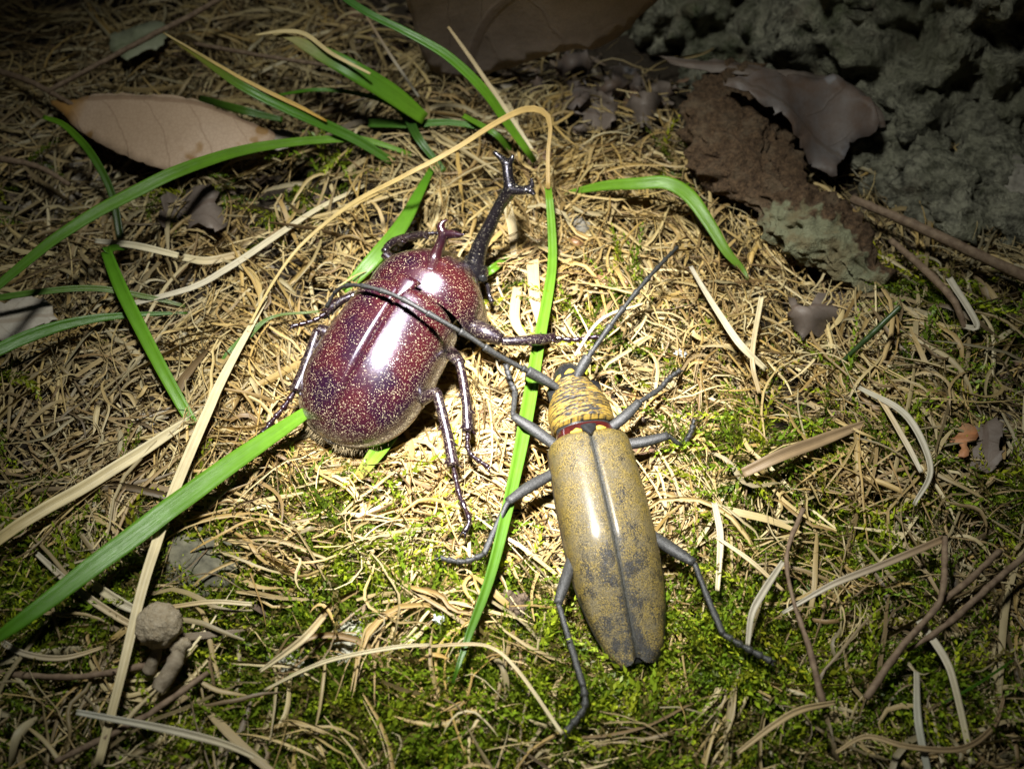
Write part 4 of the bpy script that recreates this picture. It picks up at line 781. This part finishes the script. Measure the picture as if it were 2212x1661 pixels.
stalk([(1118, 620, 4, 20), (1112, 690, 5, 22), (1140, 740, 3.6, 10)], (.42, .31, .15), (.36, .25, .11), 'broad brown straw shred below the black horn base', fold=.2)
stalk([(1090, 420, 5, 18), (1108, 500, 5.6, 20), (1110, 560, 4, 12)], PALE, TAN, 'wide pale straw shred behind the black horn shaft', fold=.2)
TWG = 'twigs lying on the ground'
def twig(pts, label, side=(), **k):
    pts = [(p[0], p[1], p[2] + 3. * float(blobs(MOSS, P(*p[:3])[:1], P(*p[:3])[1:2])[0]), p[3]) for p in pts]
    b = MB(); a = A([[*P(p[0], p[1], p[2]), p[3] / 24.6 * np.linalg.norm(P(*p[:3]) - CAM) / 193] for p in pts]); b.tube(a[:, :3], a[:, 3], 9, 30, rough=.12)
    for sd in side:
        q = A([[*P(p[0], p[1], p[2]), p[3] / 24.6] for p in sd]); b.tube(q[:, :3], q[:, 3], 8, 18, rough=.1)
    b.build('twig', M['twig'], label=label, cat='twig', group=TWG, **k)
twig([(100, 200, 9, 9), (300, 92, 13, 11), (420, 30, 14, 11), (520, -30, 14, 10)], 'dark thin twig crossing the pale green leaf scrap')
twig([(-30, 1452, 4, 13), (150, 1462, 5, 13), (300, 1440, 5, 14), (400, 1405, 4, 12)], 'smooth brown twig lying below the knobbed fungus')
twig([(120, 1645, 5, 12), (300, 1555, 5, 13), (450, 1452, 4, 12)], 'reddish twig slanting through dark moss')
twig([(1871, 1508, 4, 16), (1938, 1410, 6.5, 15), (2000, 1338, 8, 13), (2035, 1285, 9, 12), (2042, 1160, 8, 12)], 'forked grey twig rising from moss', side=[[(2020, 1310, 8.4, 12), (2085, 1260, 9, 12), (2160, 1190, 8, 12)]])
twig([(1960, 1405, 5, 9), (2050, 1345, 7, 13), (2150, 1255, 8, 14), (2240, 1180, 7, 13)], 'long dark twig crossing the forked grey twig')
twig([(1735, 1100, 6, 10), (1700, 1195, 7, 9), (1712, 1290, 7, 9), (1745, 1390, 6, 12), (1778, 1520, 4, 15)], 'thin purplish stem bending down over moss')
twig([(1840, 430, 7, 18), (1960, 480, 9, 20), (2090, 540, 9, 22), (2240, 610, 8, 22)], 'thick brown stalk lying beside the lichen bark')
twig([(1925, 520, 6, 13), (2000, 585, 8, 16), (2060, 650, 7.6, 15), (2085, 712, 5, 11)], 'pale stick leaning from the bark end')
twig([(-20, 150, 8, 12), (60, 175, 9, 12), (160, 228, 8, 9)], 'greyish twig at the stalk end of the beige leaf')
twig([(420, 95, 8, 8), (560, 120, 9, 9), (760, 150, 8, 7)], 'long dim twig under the wide dried-tip blade')
twig([(-20, 340, 8, 14), (80, 360, 8, 12), (150, 400, 7, 9)], 'short dim stick below the beige leaf tip')

# ------------------------------------------------------------------ dead leaves
def leaf(name, outline, mid, mat, zfun, label, category='leaf', group=None, thick=.25, step=1.6, crumple=.6, jag=1.1):
    "outline and midrib by picture position; zfun(u, v) gives the height"
    pts = A(outline, dtype=float); m = len(pts); sp = spline(np.vstack([pts, pts[:1]]), m * 6)[:-1]; sp = sp + rng.normal(0, jag, sp.shape) + jag * 2.2 * np.stack([fbm(np.stack([np.arange(len(sp)) / 3., 0 * sp[:, 0], 0 * sp[:, 0] + w0], -1), 2) for w0 in (1.5, 8.5)], -1)
    lo, hi = sp.min(0), sp.max(0); st = step * 12.3; gx, gy = np.meshgrid(np.arange(lo[0], hi[0], st), np.arange(lo[1], hi[1], st)); g = np.stack([gx.ravel(), gy.ravel()], -1) + rng.normal(0, st * .12, (gx.size, 2))
    x0, y0 = sp[:, 0], sp[:, 1]; x1, y1 = np.roll(x0, -1), np.roll(y0, -1)
    def ins(q): c = ((y0 > q[1]) != (y1 > q[1])) & (q[0] < (x1 - x0) * (q[1] - y0) / (y1 - y0 + 1e-9) + x0); return c.sum() % 2 == 1
    g = A([q for q in g if ins(q) and np.min((x0 - q[0]) ** 2 + (y0 - q[1]) ** 2) > (st * .45) ** 2]).reshape(-1, 2)
    al = np.vstack([sp, g]); n = len(sp)
    vv, _, ff, *_r = delaunay_2d_cdt([Vector(q) for q in al], [(i, (i + 1) % n) for i in range(n)], [], 1, .01)
    uvp = A([tuple(v) for v in vv]); V = A([P(u, v, zfun(u, v)) for u, v in uvp])
    V[:, 2] += crumple * fbm(V * A([.11, .11, 0]) + A([0, 0, rng.uniform(0, 30)]), 3)
    a, b = P(*mid[0], zfun(*mid[0])), P(*mid[1], zfun(*mid[1])); a[2] = b[2] = 0.; t = nrm(b - a); d = V - a; al_ = d @ t; ac = d[:, 0] * t[1] - d[:, 1] * t[0]
    V[:, 2] -= .5 * np.exp(-(ac / 1.1) ** 2)
    o = build(name, V, [tuple(f_) for f_ in ff], mat, attrs={'suv': np.stack([ac, al_, 0 * ac], -1)}, label=label, cat=category, group=group)
    md = o.modifiers.new('thickness', 'SOLIDIFY'); md.thickness = thick * S; md.offset = 0
h2 = lambda pts: [(.5 * a, .5 * b) for a, b in pts]
M['leaf_beige'] = mat_leaf('leaf_beige', (.36, .25, .165), (.42, .30, .21), (.24, .13, .04), (.16, .09, .05), (.32, .17, .05), .05)
M['leaf_brown'] = mat_leaf('leaf_brown', (.10, .078, .064), (.17, .135, .112), None, (.08, .05, .035), None, .1)
M['leaf_grey'] = mat_leaf('leaf_grey', (.085, .05, .032), (.12, .108, .105), (.17, .16, .165), (.07, .05, .035), None, .12)
M['leaf_green'] = mat_leaf('leaf_green', (.20, .22, .13), (.30, .31, .21), None, (.14, .15, .08), None, .2)
M['leaf_pale'] = mat_leaf('leaf_pale', (.34, .29, .23), (.44, .40, .34), None, (.24, .18, .13), None, .15)
M['leaf_orange'] = mat_leaf('leaf_orange', (.38, .15, .06), (.30, .17, .09), None, (.2, .08, .03), None, .3)
DL = 'dead leaves lying at the edge of the straw'
leaf('dead_leaf', h2([(215, 428), (300, 412), (450, 402), (620, 402), (800, 424), (960, 478), (1080, 520), (1165, 556), (1192, 588), (1100, 636), (950, 672), (830, 712), (735, 732), (640, 712), (560, 682), (470, 640), (370, 588), (290, 508)]), ((107, 214), (592, 288)), M['leaf_beige'],
     lambda u, v: 7 + 5 * math.sin((u - 107) / 485 * 2.6) - .055 * (v - 230 - (u - 107) * .15) * .6, 'large smooth beige leaf with brown spots and an orange pointed tip', group=DL)
leaf('dead_leaf', [(858, -60), (885, 20), (902, 90), (925, 140), (962, 160), (1050, 157), (1130, 138), (1205, 112), (1290, 96), (1345, 70), (1380, 40), (1420, -60)], ((1010, 160), (1180, -60)), mat_leaf('leaf_umber', (.15, .118, .098), (.25, .20, .172), None, (.10, .07, .055), None, .1),
     lambda u, v: 5 + (165 - v) * .13 + 2 * math.sin(u / 90), 'large dull brown leaf leaning against the rock face', group=DL, crumple=1.)
leaf('dead_leaf', [(1560, 170), (1640, 150), (1740, 158), (1820, 182), (1875, 222), (1908, 268), (1880, 286), (1842, 290), (1838, 318), (1812, 350), (1805, 385), (1770, 360), (1728, 330), (1700, 280), (1640, 230)], ((1560, 170), (1900, 300)), M['leaf_grey'],
     lambda u, v: 11 + (300 - v) * .045 + 2.5 * math.sin(u / 60), 'torn grey-brown leaf with silvery patches behind the rotten bark', group=DL, crumple=2.4, jag=3)
leaf('dead_leaf', [(1425, 120), (1500, 124), (1600, 140), (1700, 150), (1800, 168), (1870, 205), (1915, 262), (1900, 275), (1840, 225), (1740, 185), (1620, 168), (1500, 150)], ((1425, 125), (1910, 265)), M['leaf_brown'],
     lambda u, v: 10 + (230 - v) * .02 + 1.5 * math.sin(u / 80), 'curled narrow brown leaf edge along the foot of the rock', group=DL)
leaf('dead_leaf', [(240, 78), (290, 62), (352, 50), (360, 80), (345, 105), (318, 112), (275, 135), (255, 112), (240, 108)], ((240, 110), (360, 60)), M['leaf_green'], lambda u, v: 5, 'small pale green torn leaf scrap under a dark twig', group=DL)
leaf('dead_leaf', [(352, 420), (400, 398), (455, 392), (470, 420), (500, 440), (488, 470), (440, 488), (400, 470), (350, 478)], ((350, 450), (500, 440)), M['leaf_brown'], lambda u, v: 6 + 2.5 * math.sin(u / 22), 'crumpled brown leaf piece below the arched green blade', group=DL, crumple=3., jag=5)
leaf('dead_leaf', [(-60, 650), (20, 645), (90, 650), (122, 672), (98, 700), (60, 722), (-10, 735), (-60, 740)], ((-60, 690), (120, 680)), M['leaf_pale'], lambda u, v: 5, 'pale whitish leaf scrap under tapering grass blades', group=DL, jag=5, crumple=1.5)
leaf('dead_leaf', [(2045, 945), (2070, 930), (2078, 912), (2110, 922), (2112, 945), (2090, 955), (2092, 985), (2070, 990), (2075, 962)], ((2045, 945), (2110, 940)), M['leaf_orange'], lambda u, v: 5.5 + .02 * (u - 2045), 'small rusty orange leaf scrap beside a grey bark flake', group=DL)
leaf('dead_leaf', [(2105, 918), (2140, 900), (2162, 915), (2158, 950), (2160, 1000), (2135, 1022), (2105, 1010), (2108, 960)], ((2130, 905), (2130, 1020)), M['leaf_brown'], lambda u, v: 5.5 + .02 * (u - 2100), 'grey-pink bark flake beside the rusty orange scrap', group=DL, jag=3.5, crumple=2.)
leaf('dead_leaf', [(1705, 650), (1760, 640), (1830, 635), (1860, 655), (1830, 690), (1790, 720), (1740, 730), (1705, 700)], ((1700, 690), (1860, 650)), M['leaf_brown'], lambda u, v: 4 + 3 * math.sin((u - 1700) / 30) + 2 * math.sin(v / 17), 'brown curled leaf beneath the lichen bark', group=DL, crumple=2.5, jag=5)
leaf('dead_leaf', [(290, 880), (330, 868), (362, 885), (350, 930), (310, 950), (285, 925)], ((285, 920), (360, 890)), M['leaf_pale'], lambda u, v: 3.2, 'small pale leaf chip beside the straight green blade', group=DL, jag=6, crumple=2.)
leaf('dead_leaf', [(560, 285), (600, 278), (635, 290), (630, 318), (585, 322)], ((560, 300), (635, 300)), M['leaf_pale'], lambda u, v: 6, 'whitish leaf chip at the blunt end of the beige leaf', group=DL)
leaf('dead_leaf', [(1215, 560), (1262, 556), (1290, 600), (1275, 660), (1232, 650)], ((1220, 560), (1270, 650)), mat_leaf('leaf_tan', (.33, .25, .14), (.40, .31, .19), None, (.2, .13, .07), None, .2), lambda u, v: 3.6, 'tan leaf scrap beside the dried seed husks', group=DL, jag=6, crumple=2.)
for k, (u, v, r) in enumerate([(1215, 210, 55), (1290, 240, 60), (1340, 190, 50), (1390, 250, 45), (1250, 150, 45), (1420, 200, 40), (1180, 180, 35)]):
    an = np.linspace(0, 6.28, 9)[:-1]; rr = r * rng.uniform(.65, 1.15, 8)
    leaf('dead_leaf', [(u + a_ * math.cos(t), v + .7 * a_ * math.sin(t)) for a_, t in zip(rr, an)], ((u - r, v), (u + r, v + 8)), M['leaf_brown' if k % 2 else 'leaf_grey'], lambda p, q, k=k: 2.5 + 2.2 * math.sin(p / 15 + k) + 1.8 * math.sin(q / 11 + 2 * k), ['greyish', 'brown', 'greyish', 'brown', 'grey', 'dark brown', 'grey'][k] + [' crumpled leaf piece below the large brown leaf', ' crumpled leaf piece in the middle of the leaf heap', ' crumpled leaf piece touching the foot of the rock', ' crumpled leaf piece beside the rotten bark', ' crumpled leaf piece tucked under the large brown leaf', ' crumpled leaf scrap between rock foot and rotten bark', ' small crumpled leaf scrap beside the slanting green blade'][k], group='crumpled dark leaf pieces', crumple=3.5, jag=6)

# ------------------------------------------------------------------ rotten bark, fungus, stones, seeds
def bark():
    ax = spline([(*P(1590, 165, 9), 9.), (*P(1600, 250, 9), 11.5), (*P(1625, 340, 8), 11.), (*P(1690, 430, 7), 8.2), (*P(1780, 510, 6), 8.), (*P(1850, 570, 5), 6.5), (*P(1910, 620, 4), 3.)], 170)
    c, wd = ax[:, :3], ax[:, 3]; t = nrm(np.gradient(c, axis=0)); sd = nrm(np.cross(t, [0, 0, 1.])); a = np.linspace(0, 2 * np.pi, 130, endpoint=False)
    V = c[:, None, :] + sd[:, None, :] * (np.cos(a)[None, :] * wd[:, None])[..., None] + A([0, 0, 1.]) * (np.sin(a)[None, :] * (wd * .42)[:, None])[..., None]
    d = fbm(V / 9, 4, .6) * 2.6 - np.abs(fbm(V / 3.5 + 3, 3)) * 2.6 + fbm(V / 1.3, 2) * .55; V += nrm(V - c[:, None, :]) * d[..., None]
    s = np.linspace(0, 1, 170)[:, None]; lat = np.cos(a)[None, :]
    e = np.clip((s - .45) * 3.2, 0, 1) * np.clip(.55 + .6 * lat, 0, 1)
    Fg = [tuple(q) for q in gridfaces(170, 130, True)] + [tuple(range(130))[::-1], tuple(169 * 130 + k for k in range(130))]
    build('rotten_bark', V, Fg, M['bark'], attrs={'edge': e.ravel()}, label='crumbly rotten brown bark piece with pale lichen on its lower end', cat='bark')
bark()
def lump(name, p, r, mat, label, category, group=None, squash=.75, amp=.25, freq=1., seg=22, **k):
    th = np.linspace(0, np.pi, seg); a = np.linspace(0, 2 * np.pi, seg * 2, endpoint=False)
    d = np.stack([np.sin(th)[:, None] * np.cos(a), np.sin(th)[:, None] * np.sin(a), np.cos(th)[:, None] * np.ones_like(a)], -1)
    q = 1 + amp * fbm(d * 1.6 * freq + A(p) * .37, 4, .55); V = d * q[..., None] * r * A([1, 1, squash]) + A(p)
    return build(name, V, gridfaces(seg, seg * 2, True), mat, label=label, cat=category, group=group, **k)
def fungus(cap, foot, r, label, bent=False):
    R = root('fungus', P(foot[0], foot[1], 1), label=label, cat='fungus', group='dried knobbed fungi in the moss')
    c = P(*cap); ft = P(*foot); b = MB(); mid = (c + ft) / 2 + A([.6, .2, .3]); b.tube([ft, mid, c - A([0, .3, .4])], ([r * .30, r * .25, r * .4] if not bent else [r * .72, r * .8, r * .62]), 12, 24, rough=.2); b.build('stalk', M['fungus_stalk'], R)
    o = lump('cap', c, r, M['fungus'], None, None, squash=.86, amp=.09, freq=2., seg=30, parent=R) if not bent else None
    if bent:
        b = MB(); b.tube([c - A([.8, .9, .2]), c, c + A([1.4, .7, .3])], [r * .55, r * .95, r * .45], 14, 20, rough=.3); b.build('cap', M['fungus'], R)
fungus((345, 1350, 11), (322, 1452, 6.5), 3.25, 'dried fungus with a round pitted tan head on a stalk')
fungus((388, 1395, 9), (342, 1492, 8), 1.5, 'dried fungus with a slim bent head leaning on moss', True)
lump('soil_clod', P(1105, 1322, 2.8), 2.9, M['clod'], 'dark crumbly soil clod beside the green blade below the beetles', 'soil', amp=.4, freq=2.5, seg=34)
lump('mossy_stone', P(425, 1228, .5), 7.5, M['stone'], 'greenish half-buried stone under hanging moss beside the broad green blade', 'stone', squash=.65, amp=.25, seg=34)
lump('pebble', P(1246, 488, 2.4), 2.7, M['pebble'], 'rounded grey-brown pebble beside the long green blade top', 'pebble', amp=.22)
lump('lichen_lump', P(765, 1385, 3), 3.6, M['lichen'], 'whitish wrinkled lichen lump crossed by a thin pale straw', 'lichen', squash=.5, amp=.28, freq=2.2, seg=34)
lump('lichen_lump', P(640, 1432, 3.5), 2.2, M['lichen'], 'small pale lichen strip next to ragged straw tuft', 'lichen', squash=.35, amp=.3, freq=2., seg=26)
lump('white_fleck', P(1470, 764, 3.6), .8, M['white_fleck'], 'tiny bluish white fleck on moss beside the right antenna', 'fleck', amp=.5, freq=2.)
lump('white_fleck', P(948, 1336, 4.2), .75, M['white_fleck'], 'tiny white fleck on moss above the thin kinked straw', 'fleck', amp=.5, freq=2.)
for (u, v, r), lb in zip([(1246, 522, 1.3), (1305, 606, 1.6), (1003, 1315, 1.6), (640, 1235, 1.0), (1350, 610, 1.2)], ['small reddish seed beside the grey-brown pebble', 'round tan seed husk lying in shredded straw', 'pale tan seed in moss beside the soil clod', 'tiny tan seed on moss above the lichen lump', 'brown seed next to the round tan husk']):
    lump('seed', P(u, v, 3.6), r, M['seed'], lb, 'seed', 'seeds scattered in the straw and moss', squash=.6, amp=.15, seg=14)
for (u, v, r), lb in zip([(1960, 360, 9), (2050, 420, 10), (2130, 380, 11), (2180, 470, 8), (1880, 330, 6), (2110, 300, 9)], ['rough grey stone just behind the torn grey-brown leaf tip', 'low grey stone behind the thick brown stalk', 'largest rough grey stone at the foot of the rock face', 'small grey stone beyond the end of the thick brown stalk', 'small dark stone under the torn grey-brown leaf', 'grey stone resting against the rock face behind the largest stone']):
    lump('stone', P(u, v, 1.5), r, M['rock'], lb, 'stone', 'stones at the foot of the rock', squash=.6, amp=.35, freq=1.3, seg=34)
lump('stone', P(2195, 400, 3), 7, M['pebble'], 'pale stone below the rock face beside the thick brown stalk', 'stone', squash=.7, amp=.3, seg=30)
for o in bpy.data.objects:
    if '_loc' in o: del o['_loc']
